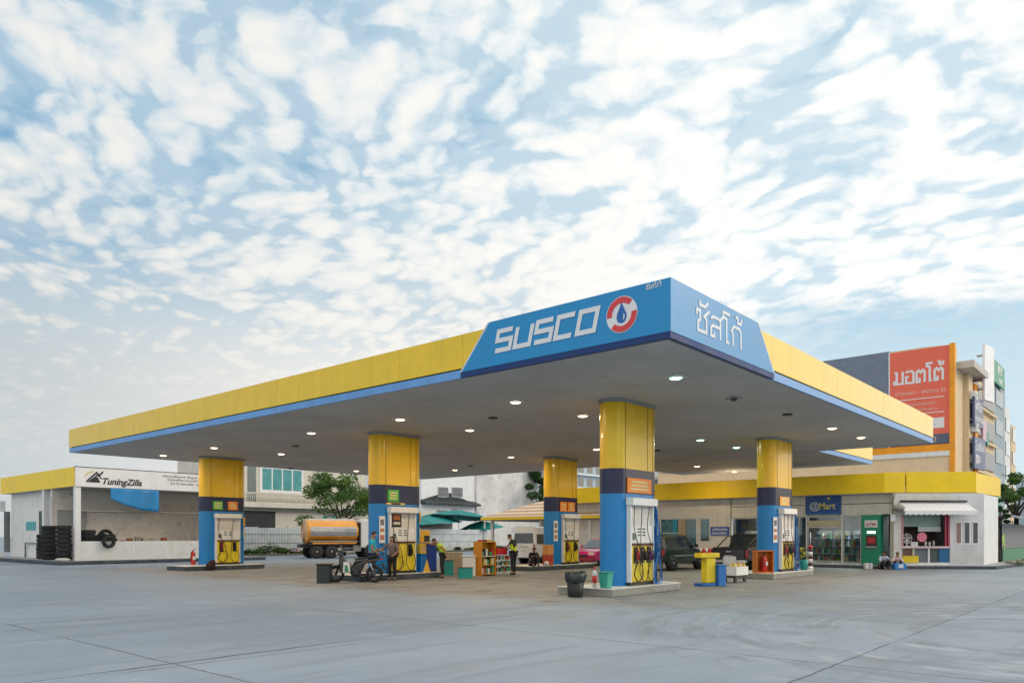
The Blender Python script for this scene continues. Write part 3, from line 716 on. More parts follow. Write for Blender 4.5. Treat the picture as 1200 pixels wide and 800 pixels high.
for sx, sy, nt, sc, nm in ((16.35, 52.0, 6, .74, 'short left stack'), (15.98, 49.85, 8, .86, 'tall middle stack'), (16.02, 47.6, 8, .84, 'tall right stack')):
    for k in range(nt):
        top = k == nt-1
        put_tyre((sx+random.uniform(-.03, .03), sy+random.uniform(-.03, .03), .335+k*.252), (0, 0, random.random()*6), 'black tyre, %s of the %s beside the workshop corner' % ('topmost' if top else ORD[k], nm), 'tyres stacked outside the workshop', sc)
for i, (x_, z_, rx, lab) in enumerate([(17.6, .335, 0, 'black tyre on the workshop floor behind the corner column'), (17.35, 0.587, 0, 'lower stacked black tyre inside by the corner column'), (17.35, 0.839, 0, 'middle stacked black tyre inside by the corner column'),
        (17.35, 1.091, 0, 'fourth black tyre from the top of the tall stack inside the workshop'), (17.35, 1.343, 0, 'third black tyre from the top of the tall stack inside the workshop'), (17.35, 1.595, 0, 'second black tyre from the top of the tall stack inside the workshop'), (17.35, 1.847, 0, 'black tyre crowning the tall stack inside the workshop by the corner column'), (18.3, 1.335, 0, 'black tyre lying flat right of the tall stack inside the workshop'), (18.45, 1.587, 0, 'black tyre lying flat on top of another inside the workshop'), (18.9, 1.62, 1, 'black tyre standing highest on the pile inside the workshop'), (18.75, 1.38, 1, 'black tyre standing upright behind the low wall, second highest'), (19.3, 1.20, 1, 'black tyre leaning behind the low wall, rightmost of the pile'), (17.8, 1.32, 1, 'black tyre standing between the stack and the pile inside the workshop')]):
    put_tyre((x_, 47.9+.15*i if rx else 47.8, z_), (R(80) if rx else 0, 0, .3*i), lab, 'tyres inside the workshop', .9)
put_tyre((18.15, 46.86, 1.28), (R(88), 0, 0), 'black tyre hung over the low wall of the workshop', 'tyres inside the workshop', .78)
bb = thing('work_bench', 'cluttered workshop bench with boxes behind the low wall', 'bench', (21.3, 49.4, .2))
B(-1.5, -.3, .95, 1.5, .3, 1.02).build('bench_top', GSTEEL, bb)
for lx in (-1.4, 1.4): B(lx-.04, -.28, 0, lx+.04, .28, .949).build('leg', GSTEEL, bb)
for i in range(7):
    a = -1.3+i*.42; hh = random.uniform(.12, .35)
    c_ = random.choice([(.35, .3, .25), (.12, .12, .13), (.5, .45, .38), (.35, .12, .06), (.6, .6, .6)])
    o = B(-.15, -.13, 0, .15, .13, hh).build('storage_box', M('box_%d' % i, c_, .7), None, (21.3+a, 49.4+random.uniform(-.1, .1), 1.222), (0, 0, random.uniform(-.4, .4)))
    tag(o, 'small %s box, %s on the cluttered workshop bench' % (['cardboard', 'low', 'pale', 'rusty', 'worn', 'plain', 'taped'][i], ['leftmost', 'second from the left', 'third from the left', 'in the middle', 'third from the right', 'second from the right', 'rightmost'][i]), 'box', 'boxes on the workshop bench')
def extinguisher(loc, label, rz=0.):
    r = thing('fire_extinguisher', label, 'extinguisher', loc, rz)
    MB().lathe([(.075, 0), (.08, .03), (.08, .42), (.06, .50), (.025, .54), (.025, .58)], n=14).build('cylinder', RED, r)
    MB().tube([(0, 0, .58), (.03, 0, .62), (.11, 0, .63)], .014, 6).build('handle', BLK, r)
    MB().tube([(0, -.02, .58), (-.08, -.02, .52), (-.105, -.02, .3), (-.10, -.02, .12)], .012, 6).build('hose', BLK, r)
    B(-.05, -.086, .2, .05, -.078, .34).build('tag_plate', WHT, r)
    return r
extinguisher((17.85, 36.0, HK), 'red fire extinguisher left of the farthest left column').scale = (1.3, 1.3, 1.2)
o = MB().ball((0, 0, .08), 1, (.4, .22, .10), 10, 6, .12).build('white_sack', M('sack_white', (.6, .6, .58), .8), None, (15.75, 47.0, .2))
tag(o, 'crumpled white sack on the kerb before the right tyre stack', 'sack')
# gate and low wall at far left
gt = thing('boundary_gate', 'grey barred gate at the far left edge', 'gate', (6.5, 60.5, 0))
B(-9, 0, 0, 10.2, .25, .5).build('base_wall', WHTD, gt)
B(-9, 0, 3.3, 10.2, .25, 4.0).build('top_band', WHTD, gt)
for k in range(30):
    x_ = -9+k*.66
    B(x_, .06, .501, x_+(.36 if k % 3 else .2), .14, 3.299).build('bar', M('gate_grey', (.20, .22, .22), .6), gt)

# ------------------------------------------------------------------ boundary fence, house, old building, trees
FEN = stripes('corrugated_fence', (.74, .79, .82), (.60, .66, .70), 0, .28, .5, .6, .5, .35)
fn = thing('metal_fence', 'long pale corrugated metal fence behind the forecourt', 'fence', (0, 57, 0))
for i in range(12):
    xa = 28.2 + i*2.8
    m = MB(); m.box(xa, 0, .45, xa+2.79, .05, 2.30 + .05*math.sin(i*1.7)); m.build('fence_panel', FEN, fn)
    B(xa-.04, .051, .3, xa+.04, .13, 2.4).build('post', GSTEEL, fn)
B(28.0, -.05, 0, 61.8, .16, .44).build('base_wall', KWHT, fn)
for zz in (1.0, 1.75): B(28.2, -.035, zz, 61.7, -.002, zz+.07).build('rail', M('fence_rail', (.42, .46, .49), .5), fn)
# pole at the fence end
o = MB().tube([(61.3, 56.9, 0), (61.3, 56.9, 4.2)], .09, 8).build('utility_pole', WHT); tag(o, 'slim white pole at the right end of the metal fence', 'pole')

hs = thing('cream_house', 'large cream house with balcony and teal windows behind the fence', 'house', (0, 62, 0))
B(33.2, 0, 0, 49.0, 8, 9.2).build('wall', CREAM, hs)
B(33.0, -.9, 4.15, 49.2, -.001, 4.62).build('balcony_slab', CREAM, hs, bevel=.03)
B(33.0, -.25, 3.86, 49.2, -.001, 4.148).build('cornice', M('cornice_grey', (.42, .40, .37), .7), hs)
m = B(33.0, -.85, 5.35, 49.2, -.72, 5.48).build('balcony_rail', CREAM, hs)
bl = MB()
for k in range(90): bl.tube([(33.1+k*.178, -.78, 4.621), (33.1+k*.178, -.78, 5.349)], [.035, .03], 5)
o = bl.build('balusters', CREAM, hs); o['kind'] = 'stuff'
for xa in (36.9,):
    f_ = B(xa, -.06, 5.55, xa+4.6, -.001, 7.9).build('window', WHT, hs)
    for k in range(4): B(xa+.28+k*1.06, -.075, 5.82, xa+.28+k*1.06+.92, -.0605, 7.75).build('pane', TGLASS, f_)
B(35.75, -.05, 4.7, 36.55, -.001, 8.0).build('shutter', M('shutter_grey', (.16, .20, .19), .6), hs)
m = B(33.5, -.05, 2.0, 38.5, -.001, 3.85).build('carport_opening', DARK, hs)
f_ = B(43.5, -.05, 2.85, 45.5, -.001, 3.6).build('window', WHT, hs); B(43.6, -.06, 2.93, 44.45, -.0505, 3.52).build('pane', TGLASS, f_); B(44.55, -.06, 2.93, 45.4, -.0505, 3.52).build('pane', TGLASS, f_)
f_ = B(47.4, -.05, 2.8, 48.1, -.001, 3.4).build('window', M('win_beige', (.4, .36, .28), .6), hs); B(47.5, -.06, 2.88, 48.0, -.0505, 3.32).build('pane', GLASS, f_)
# rear wing seen under the tree
B(49.01, .6, 0, 62, 8, 4.3).build('wing', CREAM, hs)

ob = thing('mouldy_building', 'old white two storey building with black mould and grey blank side wall', 'building', (0, 85, 0))
OW = M('mould_white', (.78, .79, .80), .85, var=.05, dirt=.35, dirtcol=(.30, .33, .36), streak=.6)
GRW = M('mottled_concrete', (.66, .65, .64), .9, var=.14, vscale=.22, dirt=.75, dirtcol=(.34, .35, .36), streak=.6, bump=.3)
B(77.6, 0, 0, 89.4, 14, 11.6).build('wall', OW, ob)
B(89.41, -.3, 0, 105.0, 14, 13.6).build('side_wall', GRW, ob)
MOU = M('black_mould', (.035, .045, .05), .9, var=.5, dirt=.5, dirtcol=(.3, .33, .35))
m = MB(); pts = []
m.hull([(77.4, -1.3, 6.35), (89.4, -1.3, 6.35), (89.4, -.002, 6.35), (77.4, -.002, 6.35)], [(77.4, -1.3, 6.6), (89.4, -1.3, 6.6), (89.4, -.002, 7.1), (77.4, -.002, 7.1)])
m.build('awning', MOU, ob)
ms = MB(); prof = [(77.8, 7.1)]
for k in range(13): prof.append((78.2+k*.85, 7.25 + 1.1*math.exp(-((k-5.5)/3.2)**2) + random.uniform(-.1, .1)))
prof.append((88.9, 7.1)); ms.slaby(prof, -.03, -.002); ms.build('mould_patch', MOU, ob)
for (xa, xb, za, zb) in ((81.1, 83.1, 7.7, 9.1), (84.1, 86.3, 7.8, 9.2), (80.8, 83.0, 3.9, 5.5), (84.0, 86.3, 4.0, 5.7)):
    f_ = B(xa-.1, -.10, za-.1, xb+.1, -.001, zb+.1).build('window', M('win_white', (.55, .58, .60), .6), ob); B(xa, -.12, za, xb, -.1005, zb).build('pane', M('barred_glass', (.10, .12, .14), .4, var=.4, vscale=6), f_)
    q = MB()
    for k in range(5): q.box(xa+(xb-xa)*k/4-.02, -.15, za, xa+(xb-xa)*k/4+.02, -.121, zb)
    q.box(xa, -.156, (za+zb)/2-.02, xb, -.1505, (za+zb)/2+.02); q.build('grille', GSTEEL, f_)
# building with balconies far right of it
bb = thing('blue_white_block', 'distant pale blue block of flats seen right of the rear column', 'building', (38, 30, 0))
BW = M('block_blue', (.42, .52, .58), .8, var=.12, dirt=.3, dirtcol=(.15, .2, .22))
B(86, 70, 0, 112, 74, 17.5).build('wall', BW, bb)
for fl in range(5):
    B(85.9, 69.1, 2.8+fl*3.1, 112.1, 69.999, 3.1+fl*3.1).build('balcony_slab', WHTD, bb)
    for k in range(7): B(86.8+k*3.5, 69.94, 3.5+fl*3.1, 88.8+k*3.5, 69.998, 5.3+fl*3.1).build('window', GLASS, bb)
wb = thing('white_block', 'distant white block with small windows above the shop fascia', 'building', (62.5, 30, 0))
B(0, 0, 0, 8, 12, 7.6).build('wall', M('far_white', (.62, .68, .74), .8, var=.08), wb)
B(-.12, -.12, 7.1, 8.1, 12.1, 7.5).build('cornice', WHT, wb)
for k in range(5): B(-.05, .8+k*2.4, 6.1, -.001, 2.2+k*2.4, 6.9).build('window', GLASS, wb)
w2 = thing('gabled_roof_building', 'distant white gabled building behind the shop fascia', 'building', (66, 24.0, 0))
MB().slabx([(-3.4, 0), (3.2, 0), (3.2, 7.2), (.0, 8.2), (-3.4, 6.9)], 0, 9).build('wall', M('far_white', (.62, .68, .74), .8), w2)
B(-.05, -.9, 6.2, -.001, .9, 6.9).build('window', GLASS, w2)

# ---- trees
LEAF = {}
def leafmat(name, c1, c2):
    m = bpy.data.materials.new(name); m.use_nodes = True; t = NT(m.node_tree); b = t.n['Principled BSDF']
    tc = t.node('ShaderNodeTexCoord').outputs['Object']
    gi = t.node('ShaderNodeNewGeometry').outputs['Random Per Island']
    f = t.math('ADD', t.math('MULTIPLY', t.ramp(t.noise(tc, .9, 3, .5), .35, .65), .6), t.math('MULTIPLY', gi, .4))
    t.put(b.inputs['Base Color'], t.mix(f, c1, c2)); b.inputs['Roughness'].default_value = .55
    tr = t.node('ShaderNodeBsdfTranslucent'); t.put(tr.inputs[0], t.mix(f, tuple(k*1.6 for k in c1), tuple(k*1.6 for k in c2)))
    mx = t.node('ShaderNodeMixShader'); mx.inputs[0].default_value = .3
    o = t.n['Material Output']; t.l.new(b.outputs[0], mx.inputs[1]); t.l.new(tr.outputs[0], mx.inputs[2]); t.l.new(mx.outputs[0], o.inputs[0]); return m
LG = leafmat('leaf_green', (.035, .10, .02), (.11, .20, .03)); LD = leafmat('leaf_dark', (.02, .06, .02), (.06, .12, .03))
BARK = M('bark', (.05, .035, .03), .9, var=.3, bump=.6)
def leaves(par, centres, nper, size, mat, name='crown', seed=1):
    rnd = random.Random(seed); vs = []; fs = []
    for (cx_, cy_, cz_, rr) in centres:
        for k in range(nper):
            while True:
                p = Vector((rnd.uniform(-1, 1), rnd.uniform(-1, 1), rnd.uniform(-1, 1)))
                if .25 < p.length < 1: break
            p = Vector((cx_, cy_, cz_)) + Vector((p.x*rr, p.y*rr, p.z*rr*.62))
            a = Vector((rnd.gauss(0, 1), rnd.gauss(0, 1), rnd.gauss(0, .6))).normalized(); b_ = a.cross(Vector((rnd.gauss(0, 1), rnd.gauss(0, 1), rnd.gauss(0, 1)))).normalized()
            s_ = size*rnd.uniform(.6, 1.3); i = len(vs)
            vs += [p-a*s_, p+b_*s_*.45, p+a*s_, p-b_*s_*.45]; fs.append((i, i+1, i+2, i+3))
    me = bpy.data.meshes.new(name); me.from_pydata([tuple(v) for v in vs], [], fs); me.materials.append(mat)
    o = bpy.data.objects.new(name, me); COL.objects.link(o); o.parent = par; return o
def tree(label, loc, h, spread, trunk_h, seed, mat=LG, n=26, nper=230, size=.13, flat=.5, name='broadleaf_tree'):
    rnd = random.Random(seed); r = thing(name, label, 'tree', loc)
    m = MB(); m.tube([(0, 0, -.05), (.05, 0, trunk_h*.5), (.0, .05, trunk_h)], [.20, .15, .13], 8)
    cs = []
    for k in range(6):
        a = k*math.pi/3+rnd.uniform(-.4, .4); L = spread*rnd.uniform(.5, .8)
        e = Vector((math.cos(a)*L, math.sin(a)*L, trunk_h+(h-trunk_h)*rnd.uniform(.35, .7))); s0 = Vector((0, .03, trunk_h*rnd.uniform(.8, 1)))
        md = s0.lerp(e, .5)+Vector((0, 0, rnd.uniform(-.1, .3)))
        m.tube([s0, md, e], [.09, .055, .02], 6)
        for q in range(2):
            f_ = md + Vector((rnd.uniform(-1, 1), rnd.uniform(-1, 1), rnd.uniform(.3, .9)))*spread*.3; m.tube([md, f_], [.04, .012], 5)
    m.build('trunk', BARK, r)
    for k in range(n):
        a = rnd.uniform(0, 6.28); d = spread*math.sqrt(rnd.random())*.95
        zt = h - (h-trunk_h)*(d/spread)**2*.55 - rnd.uniform(0, 1)*(h-trunk_h)*flat
        cs.append((math.cos(a)*d, math.sin(a)*d, zt, spread*rnd.uniform(.16, .30)))
    leaves(r, cs, nper, size, mat, seed=seed); return r
tree('spreading green tree with thin dark limbs behind the tanker truck', (38.0, 51.0, 0), 7.3, 3.3, 2.7, 5, n=34, nper=260, size=.12)
tree('leafy tree just right of the blank grey wall', (104.6, 83.4, 0), 15.5, 4.0, 5, 8, LD, 26, 160, .35)
tree('dark tree before the blue block, seen past the rear column', (78.5, 60, 0), 9.8, 2.3, 4, 12, LD, 16, 130, .28)
tree('small green tree at the right edge behind the shuttered stall', (62.0, 7.7, 0), 6.2, 1.9, 3.4, 15, LG, 18, 160, .14)
tree('narrow dark green tree beside the right end of the shop', (50.5, 7.2, 0), 3.9, .7, 2.2, 21, LD, 12, 120, .10)
# low shrubs along the fence
for i, (x_, s_) in enumerate([(31.8, .6), (33.0, .8), (34.0, 1.25), (35.2, .9), (36.2, .75), (37.5, .5), (50.5, .5), (53, .55), (56, .6), (58, .5)]):
    rr = thing('fence_shrub', 'x', 'shrub', (x_, 55.9, 0), group='shrubs along the metal fence')
    rr['label'] = ['leftmost low shrub at the foot of the metal fence', 'second low shrub from the left along the fence', 'tallest bushy shrub at the foot of the metal fence', 'shrub just right of the tallest fence shrub', 'fifth shrub from the left along the fence', 'small shrub nearest the tanker rear',
                   'small shrub by the fence behind the blue cabinet', 'small shrub by the fence behind the teal crates', 'small shrub by the fence left of the product rack', 'small shrub at the right end of the metal fence'][i]
    leaves(rr, [(random.uniform(-.5, .5), random.uniform(-.2, .2), s_*.45*random.uniform(.7, 1.2), s_*.5) for _ in range(5)], 90, .09, LG if i % 2 else LD, 'foliage', 30+i)
    m = MB()
    for k in range(3): m.tube([(.1*k-.1, 0, 0), (.2*k-.2, .05, s_*.6)], [.02, .008], 5)
    m.build('stem', BARK, rr)
struct(B(28.0, 55.0, .002, 61.8, 56.94, .12).build('verge', M('verge_soil', (.16, .15, .10), .95, var=.3), bevel=.03))

# ------------------------------------------------------------------ car wash shelter with striped tiled roof
RTL = stripes('roof_tiles', (.80, .62, .42), (.50, .28, .17), 2, .27, .62, .75, .5, .12)
cw = thing('car_wash_shelter', 'open shelter with striped beige hipped tile roof and yellow eaves', 'shelter', (0, 0, 0))
# eaves rectangle and ridge
ex0, ey0, ex1, ey1, ze, zr = 41.0, 24.5, 54.5, 38.4, 3.0, 5.15
m = MB(); A_ = [(ex0, ey1), (ex0, ey0), (ex1, ey0), (ex1, ey1)]
rx, r0, r1 = 47.4, 30.2, 33.4
v_ = [m.bm.verts.new((a_, b_, ze)) for a_, b_ in A_]; ra = m.bm.verts.new((rx, r1, zr)); rb = m.bm.verts.new((rx, r0, zr))
m.bm.faces.new((v_[0], v_[1], rb, ra)); m.bm.faces.new((v_[1], v_[2], rb)); m.bm.faces.new((v_[2], v_[3], ra, rb)); m.bm.faces.new((v_[3], v_[0], ra))
o = m.build('roof', RTL, cw); o.modifiers.new('s', 'SOLIDIFY').thickness = .06
m = MB()
for (a_, b_), (c_, d_) in zip(A_, A_[1:]+A_[:1]):
    dx_, dy_ = (c_-a_), (d_-b_); L = math.hypot(dx_, dy_); nx_, ny_ = -dy_/L*.05, dx_/L*.05
    m.prism([(a_-nx_, b_-ny_), (c_-nx_, d_-ny_), (c_+nx_, d_+ny_), (a_+nx_, b_+ny_)], ze-.22, ze-.065)
m.build('eaves_board', YELS, cw)
B(ex0+.5, ey0+.5, ze-.30, ex1-.5, ey1-.5, ze-.225).build('soffit', M('soffit', (.5, .46, .4), .8), cw)
for px_, py_ in ((41.6, 37.8), (41.6, 33.2), (41.6, 29.0), (41.6, 25.1), (53.9, 37.8), (53.9, 25.1)): B(px_-.1, py_-.1, 0, px_+.1, py_+.1, ze-.301).build('post', WHT, cw)
m = B(48.0, 25, 0, 48.2, 38, 2.65).build('wall', WHTD, cw)
B(47.93, 34.2, 1.75, 47.999, 37.4, 2.5).build('window', GLASS, cw); B(47.93, 30.2, 1.75, 47.999, 33.4, 2.5).build('window', GLASS, cw); B(47.93, 26.0, 1.75, 47.999, 29.4, 2.5).build('window', GLASS, cw)
# white railing before it
rl = thing('white_railing', 'white barred railing between the rear column and the nearest column', 'railing', (44.5, 26.5, 0), R(0))
for k in range(16): B(-.02, k*.22-.02, .3, .02, k*.22+.02, 1.75).build('bar', WHT, rl)
B(-.03, -.1, 1.751, .03, 3.5, 1.82).build('top_rail', WHT, rl); B(-.05, -.1, 0, .05, 3.5, .299).build('base', WHTD, rl)
# teal parasols behind the fence
def parasol(x, y, z, rr, label, tilt, hole=0.):
    r = thing('market_parasol', label, 'parasol', (x, y, 0), group='teal parasols behind the metal fence')
    m = MB(); n = 8; c_ = m.bm.verts.new((0, 0, z))
    ring = []
    for k in range(n*2):
        a = math.pi*k/n; q = rr*(1 if k % 2 == 0 else .93)
        ring.append(m.bm.verts.new((math.cos(a)*q, math.sin(a)*q, z-.85-(.07 if k % 2 else 0)+tilt*math.cos(a)*.6)))
    mid_ = [m.bm.verts.new(((v.co.x)*.5, (v.co.y)*.5, z-.30+tilt*v.co.x/rr*.25)) for v in ring]
    for k in range(n*2):
        j = (k+1) % (n*2); m.bm.faces.new((c_, mid_[k], mid_[j])); m.bm.faces.new((mid_[k], ring[k], ring[j], mid_[j]))
    m.build('cloth', M('parasol_teal', (.004, .22, .21), .7, var=.25), r)
    MB().tube([(0, 0, 0), (0, 0, z+.05)], .03, 6).build('pole', STEEL, r)
parasol(53.0, 60.0, 3.7, 4.8, 'low teal parasol at the left behind the fence', .3)
parasol(60.2, 59.8, 4.5, 3.9, 'highest teal parasol behind the fence, peaking beside the striped roof', -.5)
parasol(62.6, 58.6, 3.3, 2.6, 'small teal parasol just left of the striped roof', .5)
parasol(57.0, 60.8, 3.9, 3.4, 'middle teal parasol behind the fence', .2)

# ------------------------------------------------------------------ shop building on the right
sp = thing('shop_building', 'low cream shop building with a wide yellow fascia on the right', 'building', (0, 0, 0))
SX = 41.6
# facade pieces run along Y; z 0.15..3.75
def sw(y0, y1, z0=.15, z1=3.76, mat=SHOPW, name='wall', x=SX, d=.25): return B(x, y0, z0, x+d, y1, z1).build(name, mat, sp)
sw(23.8, 31.0); sw(21.22, 23.8, 2.70); sw(21.22, 23.8, .15, 1.05); sw(21.10, 21.22); sw(20.38, 21.10, 2.70, 3.76); sw(20.38, 21.10, .15, 1.25); sw(19.08, 20.38)
sw(17.0, 19.08, 2.68, 3.76); sw(16.6, 17.0); sw(15.25, 16.6, 2.68, 3.76); sw(10.95, 15.25, 2.70, 3.76); sw(10.0, 10.55)
sw(10.55, 10.95, 2.74, 3.76)
m = MB(); m.box(SX-.02, 10.0, 3.28, SX-.001, 19.1, 3.31); m.build('wall_groove', M('groove', (.05, .05, .05), .7), sp)
B(SX-.02, 19.06, .15, SX-.001, 19.10, 3.76).build('downpipe_seam', M('groove', (.05, .05, .05), .7), sp)
for (ya, yb, za, zb, gm_) in ((21.25, 23.75, 1.06, 2.69, TGLASS), (20.40, 21.08, 1.26, 2.69, TGLASS)):
    f_ = B(SX+.06, ya, za, SX+.10, yb, zb).build('window', M('blue_green_glass', (.03, .13, .16), .08, var=.5, vscale=2, coat=1), sp)
    q = MB()
    for (a1, b1, c1, d1) in ((ya, ya+.05, za, zb), (yb-.05, yb, za, zb), (ya+.05, yb-.05, za, za+.05), (ya+.05, yb-.05, zb-.05, zb)): q.box(SX+.02, a1, c1, SX+.059, b1, d1)
    q.build('frame', WHT, f_)
# poster pillar's reflection in the window, painted as two flat panels
B(SX+.02, 22.0, 1.1, SX+.055, 22.5, 2.65).build('painted_reflection', M('tan_reflection', (.42, .34, .22), .6), sp)
B(SX+.015, 22.55, 1.1, SX+.05, 22.9, 2.65).build('painted_reflection', M('blue_reflection', (.02, .25, .38), .5), sp)
# shop interior volumes behind the openings
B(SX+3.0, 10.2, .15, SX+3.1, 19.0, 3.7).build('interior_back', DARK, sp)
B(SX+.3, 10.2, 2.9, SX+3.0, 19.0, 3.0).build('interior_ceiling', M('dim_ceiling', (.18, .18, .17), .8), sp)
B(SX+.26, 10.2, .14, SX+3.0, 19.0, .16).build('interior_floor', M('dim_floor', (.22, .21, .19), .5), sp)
GL = bpy.data.materials.new('shopfront_glass'); GL.use_nodes = True; t = NT(GL.node_tree); b = t.n['Principled BSDF']
b.inputs['Base Color'].default_value = (.5, .55, .55, 1); b.inputs['Roughness'].default_value = .03; b.inputs['Transmission Weight'].default_value = 0
tr = t.node('ShaderNodeBsdfTransparent'); tr.inputs[0].default_value = (.72, .76, .76, 1); gls = t.node('ShaderNodeBsdfGlossy'); gls.inputs['Roughness'].default_value = .03
lw = t.node('ShaderNodeLayerWeight'); lw.inputs[0].default_value = .35; mx = t.node('ShaderNodeMixShader'); t.put(mx.inputs[0], t.ramp(lw.outputs['Fresnel'], 0, 1, .06, .6, False))
t.l.new(tr.outputs[0], mx.inputs[1]); t.l.new(gls.outputs[0], mx.inputs[2]); t.l.new(mx.outputs[0], t.n['Material Output'].inputs[0])
def shopglass(y0, y1, z0, z1, name='shop_window'):
    f_ = B(SX+.10, y0, z0, SX+.115, y1, z1).build(name, GL, sp)
    for i, (a1, b1, c1, d1) in enumerate(((y0-.001, y0+.05, z0, z1), (y1-.05, y1+.001, z0, z1), (y0+.051, y1-.051, z0, z0+.06), (y0+.051, y1-.051, z1-.06, z1))):
        B(SX+.03, a1, c1, SX+.099, b1, d1).build('frame', M('alu_frame', (.45, .46, .46), .4, metal=.6), f_)
    return f_
shopglass(17.05, 19.0, .3, 2.66); sw(17.0, 19.08, .15, .3)
shopglass(12.9, 14.7, .25, 2.68); shopglass(14.75, 15.2, .25, 2.68); shopglass(11.95, 12.85, .18, 2.68, 'shop_door'); shopglass(15.3, 16.55, .25, 2.66)
B(SX+.0, 12.86, 2.06, SX+.09, 14.74, 2.14).build('transom', M('transom', (.55, .55, .52), .5), sp)
B(SX-.01, 12.95, 2.16, SX+.02, 14.65, 2.45).build('header_strip', M('header_cream', (.50, .48, .32), .5), sp)
B(SX-.05, 12.86, .16, SX-.001, 12.91, 2.7).build('mullion', WHT, sp); B(SX-.05, 14.70, .16, SX-.001, 14.75, 2.7).build('mullion', WHT, sp)
# shelves and goods inside
random.seed(21)
for i in range(4):
    sh = thing('goods_shelf', ['low shelf of goods behind the left shop window', 'shelf of bottles behind the mart window, left half', 'shelf of packets behind the mart window, right half', 'shelf of goods behind the shop door'][i], 'shelf', (SX+1.2, [17.2, 13.9, 12.95, 12.0][i], .17), group='shelves of goods inside the shop')
    wd = [1.7, .85, .85, .8][i]
    for lv in range(4): B(0, 0, .05+lv*.42, .35, wd, .08+lv*.42).build('board', WHT, sh)
    B(.351, 0, 0, .38, wd, 1.75).build('back_panel', GSTEEL, sh)
    q = MB()
    for lv in range(4):
        y_ = .03
        while y_ < wd-.12:
            ww = random.uniform(.06, .13); q.mat(random.randrange(5)).box(.04, y_, .081+lv*.42, .2, y_+ww, .081+lv*.42+random.uniform(.12, .3)); y_ += ww+.02
    o = q.build('goods', [M('g_red', (.5, .05, .04), .5), M('g_yel', (.7, .5, .05), .5), M('g_wht', (.7, .7, .68), .5), M('g_grn', (.05, .35, .15), .5), M('g_blu', (.05, .15, .45), .5)], sh); o['kind'] = 'stuff'
# yellow fascia: along Y, then the angled corner, then along X
def band(p0, p1, z0, z1, name, mat, th=.10, par=sp):
    p0, p1 = Vector(p0), Vector(p1); d = (p1-p0).normalized(); n_ = Vector((-d.y, d.x))*th
    return MB().prism([tuple(p0), tuple(p1), tuple(p1+n_), tuple(p0+n_)], z0, z1).build(name, mat, par, bevel=.01)
band((41.0, 31.0), (41.0, 10.68), 3.80, 4.80, 'yellow_fascia', YELS)
band((41.003, 10.675), (41.66, 9.87), 3.80, 4.82, 'yellow_fascia', YELS); band((41.70, 9.82), (43.98, 7.19), 3.80, 4.84, 'yellow_fascia', YELS)
band((43.99, 7.18), (49.5, 6.9), 3.80, 4.80, 'yellow_fascia', YELS)
MB().prism([(41.13, 31), (41.13, 10.72), (44.05, 7.33), (49.5, 7.05), (49.5, 31)], 3.77, 3.799).build('soffit', M('soffit_white', (.6, .6, .58), .7), sp)
MB().prism([(41.13, 31), (41.13, 10.72), (44.05, 7.33), (49.5, 7.05), (49.5, 31)], 4.60, 4.70).build('roof', ROOF, sp)
B(49.2, 7.6, .15, 49.4, 31, 3.76).build('rear_wall', SHOPW, sp); B(SX+.3, 30.8, .15, 49.19, 31, 3.76).build('rear_wall', SHOPW, sp)
# angled pavilion wall, local frame: x along the wall (left to right seen from the forecourt), y inwards
pd = Vector((44.24-41.30, 6.88-10.29)); pl = pd.length; pa = math.atan2(pd.y, pd.x)
pv = bpy.data.objects.new('juice_bar_front', None); COL.objects.link(pv); pv.parent = sp; pv.location = (41.30, 10.29, .15); pv.rotation_euler = (0, 0, pa)
def pb(x0, z0, x1, z1, y0=0., y1=.18, mat=WHTD, name='wall', bev=0.): return B(x0, y0, z0, x1, y1, z1).build(name, mat, pv, bevel=bev)
pb(-.02, 0, .36, 3.62, mat=SHOPW, name='pillar'); pb(.361, 2.55, 2.80, 3.62, mat=SHOPW); pb(2.801, 0, 4.50, 3.62, mat=M('door_panel_white', (.68, .69, .70), .6))
pb(.361, .86, 2.80, .96, -.04, .2, M('pink_sill', (.66, .52, .56), .5), 'counter'); pb(.361, 0, 2.80, .14, mat=WHTD)
pb(.361, .141, .95, .859, .1, .16, M('cab_brown', (.14, .08, .06), .5), 'cabinet'); pb(.951, .141, 1.05, .859, .05, .16, M('cab_cream', (.55, .55, .35), .5), 'cabinet')
pb(1.051, .141, 1.72, .859, .1, .16, M('cab_grey', (.13, .15, .18), .5), 'cabinet'); pb(1.721, .141, 1.80, .859, .02, .16, WHT, 'cabinet'); pb(1.801, .141, 2.28, .859, .1, .16, M('cab_dark', (.06, .08, .08), .4), 'cabinet'); pb(2.281, .141, 2.79, .859, .05, .16, M('cab_blue', (.01, .12, .30), .4), 'cabinet')
pb(.42, 0.141, 1.2, .48, -.05, .03, M('cab_yellow', (.75, .55, .01), .5), 'yellow_panel')
pb(.361, .961, 2.80, 2.549, 1.3, 1.4, M('bar_dark', (.04, .02, .02), .6), 'interior_back')
pb(.361, 1.95, 2.6, 2.549, .5, .56, M('bar_teal', (.30, .42, .40), .6), 'menu_board'); pb(1.45, 1.70, 2.6, 1.94, .45, .5, M('bar_pale', (.55, .62, .60), .5), 'menu_board')
pb(.361, .961, .44, 2.549, -.02, .04, M('pink_frame', (.60, .25, .30), .5), 'frame'); pb(2.55, .961, 2.62, 2.549, -.02, .04, M('pink_frame2', (.45, .05, .10), .5), 'frame'); pb(2.70, .961, 2.78, 2.549, -.02, .04, M('pink_frame2', (.45, .05, .10), .5), 'frame')
